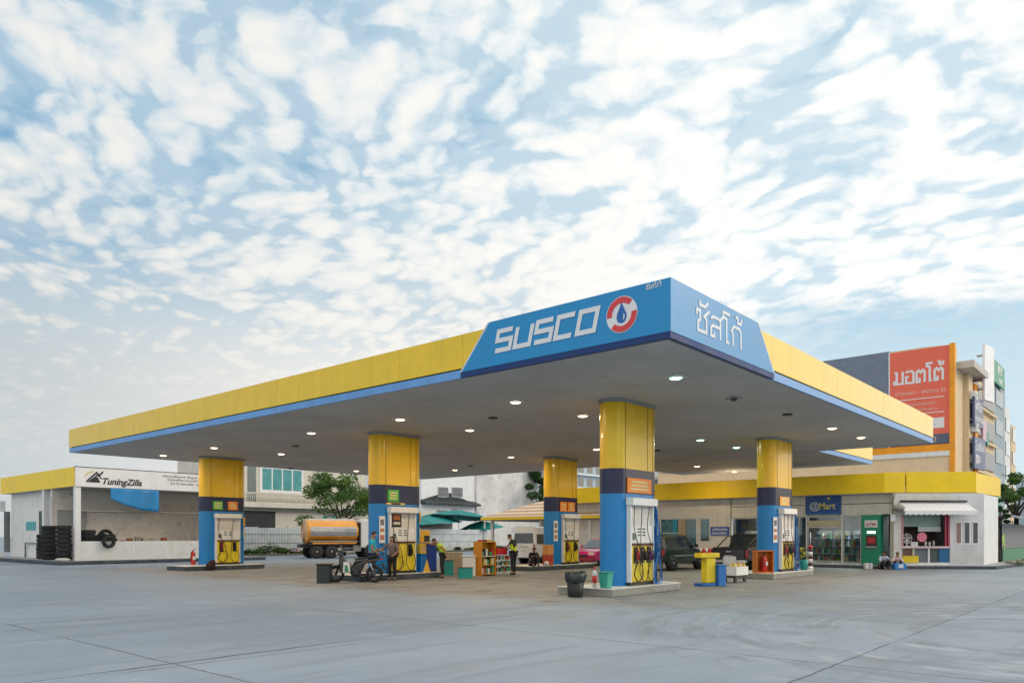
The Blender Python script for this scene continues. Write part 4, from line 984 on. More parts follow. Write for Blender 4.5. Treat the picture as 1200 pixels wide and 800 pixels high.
# louvred bay window of the panel door
for k in range(3):
    xa = 3.05+k*.42; f_ = pb(xa, 1.05, xa+.34, 2.2, -.03, -.001, WHT, 'window'); q = MB().box(xa+.06, -.045, 1.12, xa+.28, -.0305, 2.14).build('pane', [M('pane_brown', (.28, .18, .17), .4), M('pane_dark', (.08, .09, .10), .2), M('pane_dark', (.08, .09, .10), .2)][k], f_)
q = MB()
for k in range(12): q.box(2.82, -.012, .08+k*.08, 4.48, -.0005, .13+k*.08)
o = q.build('louvres', M('louvre', (.60, .61, .62), .6), pv); o['kind'] = 'stuff'
pb(4.501, 0, 4.52, 3.62, 0, 1.0, WHTD, 'side_wall')
B(49.0-.01, 6.98, .15, 49.2, 31, 3.76).build('rear_wall', WHTD, sp)
MB().prism([(44.35, 7.0), (49.2, 6.98), (49.2, 7.2), (44.4, 7.25)], .15, 3.76).build('end_wall', WHTD, sp)
# awning over the counter
aw = thing('window_awning', 'white scalloped awning over the juice bar counter', 'awning', (41.30, 10.29, .15), pa)
m = MB(); n = 26
AWM = stripes('awning_cloth', (.82, .83, .85), (.78, .79, .81), 0, .30, .5, .8)
v0 = [m.bm.verts.new((.25+3.35*k/n, -.02, 3.15)) for k in range(n+1)]; v1 = [m.bm.verts.new((.15+3.55*k/n, -.75, 2.72)) for k in range(n+1)]; v2 = [m.bm.verts.new((.15+3.55*k/n, -.76, 2.50+.05*(k % 2))) for k in range(n+1)]
for k in range(n): m.bm.faces.new((v0[k], v0[k+1], v1[k+1], v1[k])); m.bm.faces.new((v1[k], v1[k+1], v2[k+1], v2[k]))
o = m.build('cloth', AWM, aw); o.modifiers.new('s', 'SOLIDIFY').thickness = .006
MB().tube([(.1, -.70, 2.72), (3.75, -.70, 2.72)], .025, 8).build('front_bar', WHT, aw); MB().tube([(.25, -.1, 3.21), (3.6, -.1, 3.21)], .05, 8).build('roller', DARK, aw)
MB().ball((.05, -.35, 2.86), 1, (.28, .35, .18), 10, 6, .12).build('rolled_cloth', M('old_cloth', (.36, .33, .30), .9), aw)
def disc(name, label, cat, x, z, r_, mat, y=.05):
    o = MB().lathe([(r_, -.02), (r_, .02)], axis='y', n=24).build(name, mat, None, tuple(Matrix.Rotation(pa, 3, 'Z') @ Vector((x, y, z)) + Vector((41.30, 10.29, .15))), (0, 0, pa)); return tag(o, label, cat)
disc('round_sign', 'round pink sign hanging in the juice bar window', 'sign', 1.42, 1.42, .24, M('round_pink', (.70, .20, .26), .5))
fan = thing('desk_fan', 'white round fan on the counter at the left of the juice bar window', 'fan', tuple(Matrix.Rotation(pa, 3, 'Z') @ Vector((.70, .10, .961)) + Vector((41.30, 10.29, .15))), pa)
MB().torus((0, 0, .38), .24, .012, 'y').build('guard', WHT, fan)
q = MB()
for k in range(5):
    a = k*2*math.pi/5; q.hull([(0, .0, .38), (.20*math.cos(a), .01, .38+.20*math.sin(a)), (.20*math.cos(a+.7), .03, .38+.20*math.sin(a+.7))], [(0, .01, .38), (.20*math.cos(a), .02, .38+.20*math.sin(a)), (.20*math.cos(a+.7), .04, .38+.20*math.sin(a+.7))])
q.build('blades', M('fan_grey', (.45, .43, .44), .5), fan); MB().tube([(0, .02, 0), (0, .02, .38)], .025, 8).build('stand', WHT, fan); MB().lathe([(.11, 0), (.10, .02)], n=16).build('base', WHT, fan)
for k, (xx, ww, hh, c_, lab) in enumerate([(1.05, .3, .22, (.6, .62, .6), 'pale box on the juice bar counter by the fan'), (1.62, .12, .26, (.5, .45, .4), 'tan jar on the juice bar counter'), (1.82, .1, .22, (.6, .55, .5), 'cream jar on the juice bar counter'), (2.02, .1, .28, (.45, .4, .42), 'rightmost grey jar on the juice bar counter')]):
    p_ = Matrix.Rotation(pa, 3, 'Z') @ Vector((xx, .08, .961)) + Vector((41.30, 10.29, .15))
    q = B(-ww/2, -.07, 0, ww/2, .07, hh) if k == 0 else MB().lathe([(ww/2, 0), (ww/2*1.05, hh*.7), (ww/3, hh*.85), (ww/3, hh)], n=12)
    tag(q.build('counter_box' if k == 0 else 'jar', M('cj%d' % k, c_, .5), None, tuple(p_), (0, 0, pa)), lab, 'box' if k == 0 else 'jar')
# paving in front of the shop
struct(MB().prism([(40.2, 31), (40.2, 10.7), (43.3, 6.2), (60, 5.2), (60, 12), (41.5, 31)], .003, .145).build('pavement', KDRK, bevel=.02))
struct(MB().prism([(40.35, 31), (40.35, 10.75), (43.4, 6.35), (60, 5.35), (60, 12), (41.5, 31)], .146, .152).build('pavement', PAVE))
for k, ty_ in enumerate((12.4, 14.0, 18.0)):
    tl_ = thing('tube_lamp', ['tube lamp on the shop ceiling above the door', 'tube lamp on the shop ceiling behind the mart sign', 'tube lamp on the ceiling of the left shop room'][k], 'lamp', (SX+1.6, ty_, 2.86))
    B(-.6, -.05, 0, .6, .05, .035).build('fitting', WHT, tl_); MB().tube([(-.58, 0, -.02), (.58, 0, -.02)], .018, 8).build('tube', M('tube_glow', (.9, .9, .9), .4, emit=(.9, 1, 1), estr=6), tl_)
    ld = bpy.data.lights.new('bulb', 'AREA'); ld.shape = 'RECTANGLE'; ld.size = 1.2; ld.size_y = .08; ld.energy = 85; ld.color = (.9, 1, .97)
    lo = bpy.data.objects.new('bulb', ld); COL.objects.link(lo); lo.parent = tl_; lo.location = (0, 0, -.05)
# signs on the shop
ms = thing('mart_sign', 'blue sign reading @ Mart on the shop wall', 'sign', (SX-.08, 14.77, 2.76))
B(0, -1.84, 0, .07, 0, 1.08).build('board', M('mart_blue', (.006, .07, .30), .4), ms, bevel=.01)
B(-.012, -1.80, .04, -.001, -.04, .09).build('edge', M('mart_edge', (.02, .18, .5), .4), ms)
text('@', .52, M('mart_grey', (.45, .52, .58), .5), ms, (-.006, -.20, .30), FX, bold=.008, name='sign_lettering')
text('Mart', .48, M('mart_gold', (.62, .55, .16), .5), ms, (-.006, -.70, .30), FX, bold=.012, name='sign_lettering', sx=.92)
MB().lathe([(.07, -.008), (.07, 0)], axis='x', n=12).build('sun_mark', M('sun_mark', (.8, .6, .05), .5), ms, (0, -1.22, .86))
bs = thing('blue_wall_sign', 'small blue sign with white Thai lines between the shop windows', 'sign', (SX-.06, 20.34, 1.66))
B(0, -1.15, 0, .05, 0, .50).build('board', M('wall_blue', (.03, .10, .42), .4), bs)
text('เปลี่ยนถ่าย', .20, LETW, bs, (-.006, -.12, .28), FX, bold=.004, name='sign_lettering', sx=1.1); text('น้ำมันเครื่อง', .18, LETW, bs, (-.006, -.08, .07), FX, bold=.004, name='sign_lettering', sx=1.1)
at = thing('cash_machine', 'tall green cash machine booth beside the shop door', 'cash machine', (SX-.25, 11.86, .155))
ATG = M('atm_green', (.004, .23, .13), .4)
B(0, -.92, 0, .6, 0, 2.55).build('cabinet', ATG, at, bevel=.03)
B(-.02, -.78, 1.90, -.001, -.16, 2.28).build('sign_panel', M('atm_sign', (.62, .64, .63), .4), at); text('ATM', .20, M('atm_red', (.5, .06, .05), .5), at, (-.024, -.24, 2.0), FX, bold=.004, name='sign_lettering', sx=1.1)
B(-.02, -.68, 1.60, -.001, -.28, 1.72).build('lamp', M('atm_lamp', (.7, .95, .8), .4, emit=(.6, 1, .75), estr=1.6), at)
B(-.015, -.75, .95, -.001, -.22, 1.5).build('screen_surround', M('atm_dark', (.05, .02, .02), .4), at); B(-.024, -.66, 1.1, -.016, -.3, 1.38).build('screen', M('atm_screen', (.45, .02, .03), .3), at)
B(-.09, -.75, .86, -.001, -.22, .948).build('keypad_shelf', GSTEEL, at)
mb_ = thing('meter_box', 'small white meter box on the pillar right of the cash machine', 'meter box', (41.18, 10.35, 2.35), pa)
B(-.12, -.12, 0, .14, -.001, .36).build('box', WHT, mb_, bevel=.02); MB().tube([(0, -.06, .36), (0, -.06, 1.0), (.12, -.06, 1.4)], .015, 6).build('conduit', BLK, mb_)

# ------------------------------------------------------------------ behind and right of the shop
bd = thing('advert_building', 'tan four storey building carrying a red and grey wall advertisement', 'building', (62, 11.5, 0))
TAN = M('tan_wall', (.74, .58, .36), .75, var=.05, streak=.25, dirtcol=(.35, .28, .2)); ORA = M('orange_trim', (.88, .34, .01), .55)
PALE = M('pale_orange_wall', (.80, .62, .40), .75, var=.05, streak=.2, dirtcol=(.4, .3, .2))
B(.0, .0, 0, 17, 24, 14.3).build('wall', TAN, bd)
m = MB(); m.slabx([(.0, 14.301), (24, 14.301), (24, 15.5), (2.0, 15.5), (.0, 15.4)], .05, 1.2); m.build('parapet', TAN, bd)
B(-.30, -.12, 5, -.001, .22, 15.45).build('orange_frame', ORA, bd); B(-.30, .221, 7.75, -.001, 24, 8.25).build('orange_frame', ORA, bd)
B(-.2, .221, 0, -.001, 24, 7.749).build('lower_wall', PALE, bd); B(-.30, .221, 7.4, -.201, 24, 7.748).build('pale_band', WHTD, bd)
B(5.2, -.5, 4, 6.4, -.001, 13.3).build('orange_pier', ORA, bd); B(3.4, -.35, 4, 5.0, -.001, 13.8).build('pier', TAN, bd)
B(1.0, -1.1, 13.8, 7.5, -.001, 14.3).build('roof_slab', M('slab_grey', (.52, .50, .46), .7), bd); 
m = MB()
for k in range(4):
    B(6.6, -.12, 4.6+k*2.6, 16.5, -.001, 6.1+k*2.6).build('window_band', M('band_glass', (.06, .06, .09), .25, var=.4), bd)
    B(6.6, -.3, 4.1+k*2.6, 16.8, -.121, 4.3+k*2.6).build('ledge', TAN, bd)
for k, (xx, zz) in enumerate(((4.2, 12.2), (4.6, 9.8), (4.4, 7.4))):
    a = B(xx-.4, -.75, zz-.3, xx+.5, -.36, zz+.35).build('air_conditioner', WHT, bd, bevel=.02); MB().lathe([(.22, -.765), (.22, -.751)], (xx, 0, zz), 'y', 16).build('fan_grille', GSTEEL, a)
ad = thing('wall_advert', 'red wall advertisement with white Thai writing', 'billboard', (61.92, 11.72, 8.30))
ADR = M('advert_red', (.82, .15, .09), .55, var=.04)
B(-.12, 0, 0, .07, 4.0, 7.05).build('red_panel', ADR, ad)
B(-.13, 4.02, 0, .06, 18.5, 7.2).build('grey_panel', M('advert_grey', (.17, .21, .29), .6, var=.1), ad)
B(-.135, 3.98, 0, -.04, 4.06, 7.1).build('white_edge', WHT, ad)
thai('มอตโต้', 1.02, .15, LETW, ad, (-.124, 3.62, 4.60), FX, name='advert_lettering', sx=.86)
LETP = M('advert_pale', (.74, .50, .46), .6)
text('(กาญจนา - พระราม 2)', .40, LETP, ad, (-.124, 3.62, 3.78), FX, bold=.004, name='advert_lettering', sx=.95)
B(-.126, .35, 3.38, -.121, 3.7, 3.44).build('rule', LETW, ad); B(-.126, .35, 2.28, -.121, 3.4, 2.34).build('rule', LETW, ad)
text('บ้านและทาวน์โฮมใหม่', .27, LETP, ad, (-.124, 2.85, 2.92), FX, bold=.003, name='advert_lettering', sx=.9); text('เดินทางสะดวก ใกล้ทางด่วน', .27, LETP, ad, (-.124, 3.5, 2.50), FX, bold=.003, name='advert_lettering', sx=.95)
B(-.128, .35, 1.15, -.121, 2.6, 1.9).build('white_box', WHT, ad); text('2-4 ลบ.', .5, M('box_grey', (.25, .25, .35), .6), ad, (-.130, 2.4, 1.33), FX, name='advert_lettering')
B(-.127, .03, .0, -.121, 3.95, .72).build('phone_band', M('phone_band', (.10, .12, .18), .6), ad); text('02-1060', .60, M('phone_tan', (.55, .45, .32), .5), ad, (-.130, 2.75, .14), FX, bold=.008, name='advert_lettering', sx=.95)
# big pale round mark on the grey panel, mostly behind the fascia
m = MB(); sector(m, 0.001, 2.4, 0, 360, 0, 48); m.build('round_mark', M('round_pale', (.62, .70, .74), .6), ad, (-.1345, 10.3, 3.75), (0, 0, FX))
def board(name, label, x, y, z0, wd, ht, mat, rz, lines=(), mt=None):
    r = thing(name, label, 'sign', (x, y, z0), rz, None)
    B(0, -.09, 0, wd, .09, ht).build('panel', mat, r, bevel=.02); B(.05, .091, ht*.2, wd*.2, .5, ht*.2+.08).build('bracket', GSTEEL, r); B(.05, .091, ht*.8, wd*.2, .5, ht*.8+.08).build('bracket', GSTEEL, r)
    for (tx, sz, xx, zz) in lines: text(tx, sz, mt, r, (xx, -.095, zz), 0, bold=.01, name='sign_lettering', sx=1.)
    return r
WS = M('plain_white_board', (.80, .82, .84), .5)  # plain white sign face
NB = M('navy_board', (.05, .09, .22), .4)
board('projecting_sign', 'tall white blank sign projecting from the tan building', 68.0, 10.6, 12.1, 2.2, 4.3, WS, R(-8))
board('projecting_sign', 'upper dark blue sign with white Thai letters on the tan building', 65.7, 10.9, 9.9, 2.7, 2.2, NB, R(-3), [('คลินิก', .9, .2, 1.2), ('ทันตกรรม', .6, .2, .4)], LETW)
board('projecting_sign', 'lower dark blue sign with white Thai letters on the tan building', 65.7, 10.9, 6.7, 3.4, 2.4, NB, R(-3), [('โรงเรียน', .85, .25, 1.4), ('ภาษา', .8, .25, .5)], LETW)
rs = thing('round_teal_sign', 'small round teal sign on the tan building below the white projecting sign', 'sign', (70.3, 10.7, 9.3)); MB().lathe([(.55, -.06), (.55, .06)], axis='y', n=24).build('disc', TEAL, rs); B(-.05, .061, -.05, .05, .7, .05).build('bracket', GSTEEL, rs)
board('projecting_sign', 'white pink lettered sign between the two dark blue signs', 68.6, 10.8, 9.0, 1.0, 1.6, M('pink_sign', (.6, .45, .52), .5), R(-5))
g2 = thing('grey_blue_tower', 'slim grey blue tower with a green sign on top', 'building', (79, 12.0, 0))
GB = M('tower_blue', (.30, .38, .44), .7, var=.06)
B(0, -.5, 0, 6.0, 10, 16.3).build('wall', GB, g2)
for k in range(5): B(.6, -.56, 3.0+k*2.6, 4.6, -.501, 4.4+k*2.6).build('window', M('tower_glass', (.22, .30, .36), .3), g2)
gs = thing('green_roof_sign', 'green sign with white letters RY on the tower', 'sign', (76.2, 11.2, 15.0), 0)
B(0, 0, 0, 6.4, .12, 2.0).build('board', M('roof_green', (.01, .28, .17), .5), gs, bevel=.05); text('RY', 1.0, LETW, gs, (2.6, -.006, 1.05), 0, bold=.03, name='sign_lettering', sx=2.0); text('ทพา', .75, LETW, gs, (3.2, -.006, .25), 0, bold=.02, name='sign_lettering', sx=1.5)
w3 = thing('white_tower', 'narrow white building right of the grey blue tower', 'building', (85.6, 12.0, 0))
B(0, -.4, 0, 3.4, 9, 14.0).build('wall', WHTD, w3); B(3.41, -.5, 0, 6.2, 9, 12.6).build('wall', TAN, w3)
for k in range(5):
    B(.4, -.46, 2.5+k*2.3, 3.0, -.401, 3.8+k*2.3).build('window', GLASS, w3)
    B(3.8, -.56, 1.8+k*2.3, 5.8, -.501, 3.1+k*2.3).build('window', GLASS, w3)
st_ = thing('shuttered_stall', 'low stall with grey roller shutter and green base at the right edge', 'stall', (52, 7.2, 0))
SHUT = stripes('roller_shutter', (.13, .15, .16), (.22, .24, .26), 2, .16, .5, .55, .6)
B(-.2, 0, .85, 12, .2, 2.35).build('shutter', SHUT, st_); B(-.2, -.1, .15, 12, .2, .849).build('base', M('stall_green', (.08, .26, .16), .7), st_)
m = MB(); m.hull([(-.6, -1.2, 2.55), (12, -1.2, 2.55), (12, 3, 3.5), (-.6, 3, 3.5)], [(-.6, -1.2, 2.62), (12, -1.2, 2.62), (12, 3, 3.57), (-.6, 3, 3.57)]); m.build('roof', stripes('tin_roof', (.38, .44, .50), (.30, .35, .40), 0, .3, .5, .5, .5, .4), st_)
B(-.25, -.05, .15, -.201, 3, 2.5).build('side_wall', DARK, st_)
gb = thing('green_sign_box', 'green box sign above the dark gap at the right end of the shop', 'sign', (51.2, 7.3, 2.95)); B(0, 0, 0, 1.2, .3, 1.0).build('box', M('box_green', (.02, .30, .20), .5), gb, bevel=.03)
lc = thing('lime_cloth', 'lime green cloth hung in the dark gap beside the shop', 'cloth', (50.5, 6.9, .75))
m = MB(); vv = [[m.bm.verts.new((i*.09-.15+.1*j*.3, .05*math.sin(i*1.7+j), 1.0-.2*j - .02*i)) for i in range(5)] for j in range(5)]
for j in range(4):
    for i in range(4): m.bm.faces.new((vv[j][i], vv[j][i+1], vv[j+1][i+1], vv[j+1][i]))
m.build('fabric', M('lime', (.40, .62, .12), .8), lc, smooth=True)
gpn = thing('dark_gateway', 'dark metal gate frame closing the gap beside the shop', 'gate', (50.1, 7.6, 0)); 
for k in range(6): B(.0+k*.28, 0, .15, .05+k*.28, .05, 2.3).build('bar', M('gate_dark', (.05, .06, .06), .5), gpn)
B(-.02, -.01, 2.301, 1.55, .06, 2.38).build('top_rail', M('gate_dark', (.05, .06, .06), .5), gpn)
B(.0, .6, .15, 1.6, .7, 2.9).build('backing', DARK, gpn)
ru = MB(); random.seed(5)
for k in range(120):
    x_ = random.uniform(47.5, 56); y_ = 5.6+random.uniform(0, .9); s_ = random.uniform(.04, .14)
    ru.mat(random.randrange(3)).ball((x_, y_, .15+s_*.3), s_, (1, 1, .6), 6, 4, .3)
o = ru.build('rubble', [M('rub1', (.34, .32, .28), .9), M('rub2', (.16, .14, .12), .9), M('rub3', (.10, .16, .06), .9)]); tag(o, 'loose rubble and weeds on the kerb at the right edge', 'rubble', kind='stuff')
# overhead cable at right
o = MB().tube([(48.5, 6.7, 4.95), (56, 5.5, 4.7), (66, 3, 5.2)], .02, 5).build('cable', BLK); tag(o, 'thin dark overhead cable at the right end of the shop', 'cable')
# ---PART3---
# ------------------------------------------------------------------ vehicles
TY = M('tyre_black', (.02, .02, .022), .8, bump=.2); RIM = M('wheel_rim', (.42, .43, .45), .35, metal=.7)
CHR = M('chrome', (.7, .7, .72), .15, metal=1.); TAIL = M('tail_lamp', (.45, .01, .02), .25, coat=.5); CGL = M('car_glass', (.02, .028, .032), .05, coat=1)
PLT = M('number_plate', (.62, .62, .58), .5)
def wheel(par, x, y, r, wd=.2, side=-1, rim=RIM):
    w_ = MB().lathe([(r*.62, -wd/2), (r*.9, -wd/2), (r, -wd*.36), (r, wd*.36), (r*.9, wd/2), (r*.62, wd/2)], (0, 0, 0), 'y', 24).build('wheel', TY, par, (x, y, r))
    q = MB(); f = side*wd/2
    q.lathe([(r*.63, f*.6), (r*.62, f*1.02), (r*.5, f*.9), (r*.2, f*.75), (r*.16, f*1.0), (.001, f*1.02)], (0, 0, 0), 'y', 20)
    q.build('rim', rim, w_)
    q = MB()
    for k in range(6):
        a = k*math.pi/3; c_, s_ = math.cos(a), math.sin(a); q.hull([(c_*r*.34-s_*r*.07, f*.86, s_*r*.34+c_*r*.07), (c_*r*.34+s_*r*.07, f*.86, s_*r*.34-c_*r*.07), (c_*r*.5+s_*r*.08, f*.97, s_*r*.5-c_*r*.08), (c_*r*.5-s_*r*.08, f*.97, s_*r*.5+c_*r*.08)],
                                                                [(c_*r*.34-s_*r*.07, f*.9, s_*r*.34+c_*r*.07), (c_*r*.34+s_*r*.07, f*.9, s_*r*.34-c_*r*.07), (c_*r*.5+s_*r*.08, f*1.0, s_*r*.5-c_*r*.08), (c_*r*.5-s_*r*.08, f*1.0, s_*r*.5+c_*r*.08)])
    o = q.build('rim_slot', BLK, w_); o['kind'] = 'stuff'
    return w_
class Car:
    def __init__(s, name, label, cat, loc, rz, W, zb, tum):
        s.r = thing(name, label, cat, loc, rz); s.W = W; s.zb = zb; s.t = tum
    def yw(s, z): return s.W/2 - max(0, z-s.zb)*s.t
    def body(s, outline, mat, name='body', bev=.04, x=None):
        m = MB().hull([(x_, -s.yw(z), z) for x_, z in outline], [(x_, s.yw(z), z) for x_, z in outline]); return m.build(name, mat, s.r, bevel=bev, seg=2)
    def side(s, poly, mat=CGL, name='side_window', off=.008, par=None):
        for sg in (-1, 1):
            MB().hull([(x_, sg*(s.yw(z)-.01), z) for x_, z in poly], [(x_, sg*(s.yw(z)+off), z) for x_, z in poly]).build(name, mat, par or s.r)
    def cross(s, p, q, mat=CGL, name='windscreen', k=.93, off=.01):
        (x0, z0), (x1, z1) = p, q; L = math.hypot(x1-x0, z1-z0); nx, nz = (z1-z0)/L, -(x1-x0)/L
        if (nx*(x0) < 0): nx, nz = -nx, -nz
        a, b_ = s.yw(z0)*k, s.yw(z1)*k
        lo = [(x0, -a, z0), (x0, a, z0), (x1, b_, z1), (x1, -b_, z1)]
        MB().hull([(x_-nx*.01, y_, z_-nz*.01) for x_, y_, z_ in lo], [(x_+nx*off, y_, z_+nz*off) for x_, y_, z_ in lo]).build(name, mat, s.r)
    def arch(s, x, r):
        for sg in (-1, 1):
            MB().lathe([(r*1.16, sg*(s.W/2-.2)), (r*1.16, sg*(s.W/2+.006)), (.01, sg*(s.W/2+.006))], (x, 0, r*1.02), 'y', 24).build('wheel_arch', BLK, s.r)
    def wheels(s, xs, r, rim=RIM):
        for x in xs:
            for sg in (-1, 1): wheel(s.r, x, sg*(s.W/2-.09), r, .22, sg, rim)
def bx(par, name, mat, *c, bev=.01): return B(*c).build(name, mat, par, bevel=bev)
# --- dark green estate car (right of the nearest column), pointing +X, its side to the camera
DG = M('dark_green_paint', (.018, .035, .032), .22, coat=.8)
c = Car('estate_car', 'dark green off-roader with roof rack parked before the shop windows', 'car', (33.1, 18.3, 0), 0, 1.75, 1.0, .22)
c.body([(-2.1, .42), (2.15, .38), (2.2, .62), (2.15, .88), (1.0, 1.02), (-2.1, 1.02), (-2.16, .8)], DG)
c.body([(-2.08, 1.0), (1.0, 1.0), (.35, 1.60), (.1, 1.68), (-1.95, 1.68), (-2.02, 1.6)], DG, 'cabin', .05)
c.side([(-1.92, 1.08), (-1.0, 1.08), (-1.0, 1.56), (-1.86, 1.56)]); c.side([(-.93, 1.08), (-.1, 1.08), (-.1, 1.56), (-.93, 1.56)]); c.side([(-.03, 1.08), (.78, 1.08), (.3, 1.53), (-.03, 1.56)])
c.cross((.98, 1.04), (.38, 1.58)); c.cross((-2.06, 1.1), (-2.02, 1.55), name='rear_window')
bx(c.r, 'bumper', BLK, 2.08, -.82, .38, 2.3, .82, .6, bev=.04); bx(c.r, 'bumper', BLK, -2.28, -.82, .38, -2.08, .82, .6, bev=.04)
for sg in (-1, 1):
    bx(c.r, 'tail_lamp', TAIL, -2.19, sg*.8-.06, .72, -2.1, sg*.8+.06, .98); bx(c.r, 'headlight', PLT, 2.15, sg*.62-.14, .66, 2.23, sg*.62+.14, .84); bx(c.r, 'mirror', BLK, .62, sg*.98-.10, 1.08, .78, sg*.98+.08, 1.24, bev=.02)
    MB().tube([(-1.8, sg*.62, 1.70), (-1.8, sg*.62, 1.76), (-.1, sg*.62, 1.76), (-.1, sg*.62, 1.68)], .02, 6).build('roof_rail', GSTEEL, c.r)
    bx(c.r, 'side_trim', GSTEEL, -1.25, sg*.885-.012, .66, 1.1, sg*.885+.012, .72)
bx(c.r, 'door_handle', CHR, -.2, -.90, .9, -.06, -.875, .93); bx(c.r, 'number_plate', PLT, -2.195, -.22, .7, -2.165, .22, .82)
c.arch(-1.32, .35); c.arch(1.38, .35); c.wheels((-1.32, 1.38), .35)
# --- black pickup with canopy, tail to the camera, pointing +X
BP = M('black_paint', (.010, .010, .012), .18, coat=.9)
c = Car('pickup_truck', 'black pickup with raised cab parked behind the yellow stand, tailgate towards us', 'pickup', (33.75, 14.45, 0), 0, 1.76, 1.05, .2)
c.body([(-2.45, .55), (2.4, .5), (2.45, .85), (2.3, 1.05), (-2.45, 1.08)], BP)
c.body([(-.65, 1.05), (1.35, 1.05), (.72, 1.60), (.5, 1.72), (-.38, 1.72), (-.55, 1.64)], BP, 'cab', .05)
c.side([(-.45, 1.12), (.15, 1.12), (.15, 1.62), (-.38, 1.62)]); c.side([(.22, 1.12), (1.08, 1.12), (.62, 1.58), (.22, 1.62)]); c.cross((-.63, 1.14), (-.55, 1.6), name='rear_window', k=.88); c.cross((1.32, 1.08), (.74, 1.57))
q = MB(); q.box(-2.40, -.78, 1.081, -2.34, .78, 1.13); q.box(-2.33, -.82, 1.081, -.72, -.76, 1.13); q.box(-2.33, .76, 1.081, -.72, .82, 1.13); q.build('bed_rim', BLK, c.r)
bx(c.r, 'tailgate', BP, -2.49, -.72, .62, -2.455, .72, 1.06, bev=.015); bx(c.r, 'bumper', CHR, -2.62, -.84, .46, -2.46, .84, .60, bev=.02); bx(c.r, 'number_plate', PLT, -2.51, -.2, .66, -2.495, .2, .78); bx(c.r, 'gate_handle', CHR, -2.52, -.12, .92, -2.492, .12, .98)
for sg in (-1, 1):
    bx(c.r, 'tail_lamp', TAIL, -2.5, sg*.82-.055, .68, -2.452, sg*.82+.055, 1.02); bx(c.r, 'mirror', BLK, .95, sg*1.0-.1, 1.15, 1.1, sg*1.0+.08, 1.35, bev=.02)
    MB().tube([(-2.2, sg*.7, 1.1), (-1.1, sg*.68, 1.62), (-.75, sg*.62, 1.64)], .03, 8).build('roll_bar', BLK, c.r)
c.arch(-1.5, .38); c.arch(1.55, .38); c.wheels((-1.5, 1.55), .38)
# --- pink taxi, nose towards -X
PK = M('pink_paint', (.62, .015, .22), .22, coat=.8)
c = Car('pink_taxi', 'pink saloon taxi glimpsed between two canopy columns', 'car', (36.0, 24.1, 0), math.pi, 1.75, .9, .25)
c.body([(-2.2, .30), (2.15, .28), (2.25, .55), (2.1, .78), (1.15, .93), (-1.5, .95), (-2.2, .90), (-2.25, .6)], PK)
c.body([(-1.6, .93), (1.15, .92), (.35, 1.42), (.1, 1.48), (-.75, 1.47), (-1.0, 1.42)], PK, 'cabin', .05)
c.side([(-1.1, .98), (-.32, .98), (-.32, 1.38), (-.85, 1.38)]); c.side([(-.25, .98), (.88, .98), (.3, 1.36), (-.25, 1.40)]); c.cross((1.12, .95), (.38, 1.40)); c.cross((-1.55, .96), (-1.02, 1.40), name='rear_window')
bx(c.r, 'bumper', M('bumper_maroon', (.25, .02, .04), .4), 2.18, -.84, .22, 2.34, .84, .45, bev=.04)
for sg in (-1, 1): bx(c.r, 'headlight', PLT, 2.14, sg*.62-.18, .58, 2.26, sg*.62+.18, .74, bev=.02); bx(c.r, 'mirror', PK, .75, sg*.96-.08, .95, .9, sg*.96+.08, 1.1, bev=.02)
bx(c.r, 'grille', BLK, 2.2, -.36, .48, 2.27, .36, .62); bx(c.r, 'roof_sign', M('taxi_sign', (.75, .6, .1), .4), -.15, -.2, 1.49, .05, .2, 1.62, bev=.02)
c.arch(-1.35, .31); c.arch(1.38, .31); c.wheels((-1.35, 1.38), .31)
# --- white van, tail to the camera
VW = M('van_white', (.70, .76, .84), .3, coat=.5)
c = Car('white_van', 'white high roof van parked with its back to the forecourt', 'van', (35.95, 28.05, 0), 0, 1.75, 1.05, .13)
c.body([(-2.4, .38), (2.4, .35), (2.45, .75), (2.2, 1.0), (1.5, 1.75), (1.0, 2.05), (.7, 2.14), (-2.2, 2.16), (-2.36, 2.05), (-2.42, 1.0)], VW, bev=.07)
c.side([(-2.2, 1.18), (-1.0, 1.18), (-1.0, 1.72), (-2.15, 1.72)]); c.side([(-.9, 1.18), (.3, 1.18), (.3, 1.72), (-.9, 1.72)]); c.side([(.4, 1.18), (1.75, 1.15), (1.35, 1.68), (.4, 1.72)])
c.cross((-2.405, 1.20), (-2.38, 1.78), name='rear_window', k=.86, off=.012); c.cross((2.15, 1.08), (1.5, 1.75))
bx(c.r, 'bumper', VW, -2.52, -.85, .36, -2.40, .85, .62, bev=.04); bx(c.r, 'number_plate', PLT, -2.445, -.2, .72, -2.425, .2, .84); bx(c.r, 'gate_handle', GSTEEL, -2.45, -.3, .98, -2.42, .3, 1.02)
bx(c.r, 'wiper', BLK, -2.435, -.45, 1.22, -2.42, .1, 1.24)
for sg in (-1, 1): bx(c.r, 'tail_lamp', TAIL, -2.45, sg*.8-.045, .80, -2.39, sg*.8+.045, 1.16)
c.arch(-1.45, .33); c.arch(1.55, .33); c.wheels((-1.45, 1.55), .33)
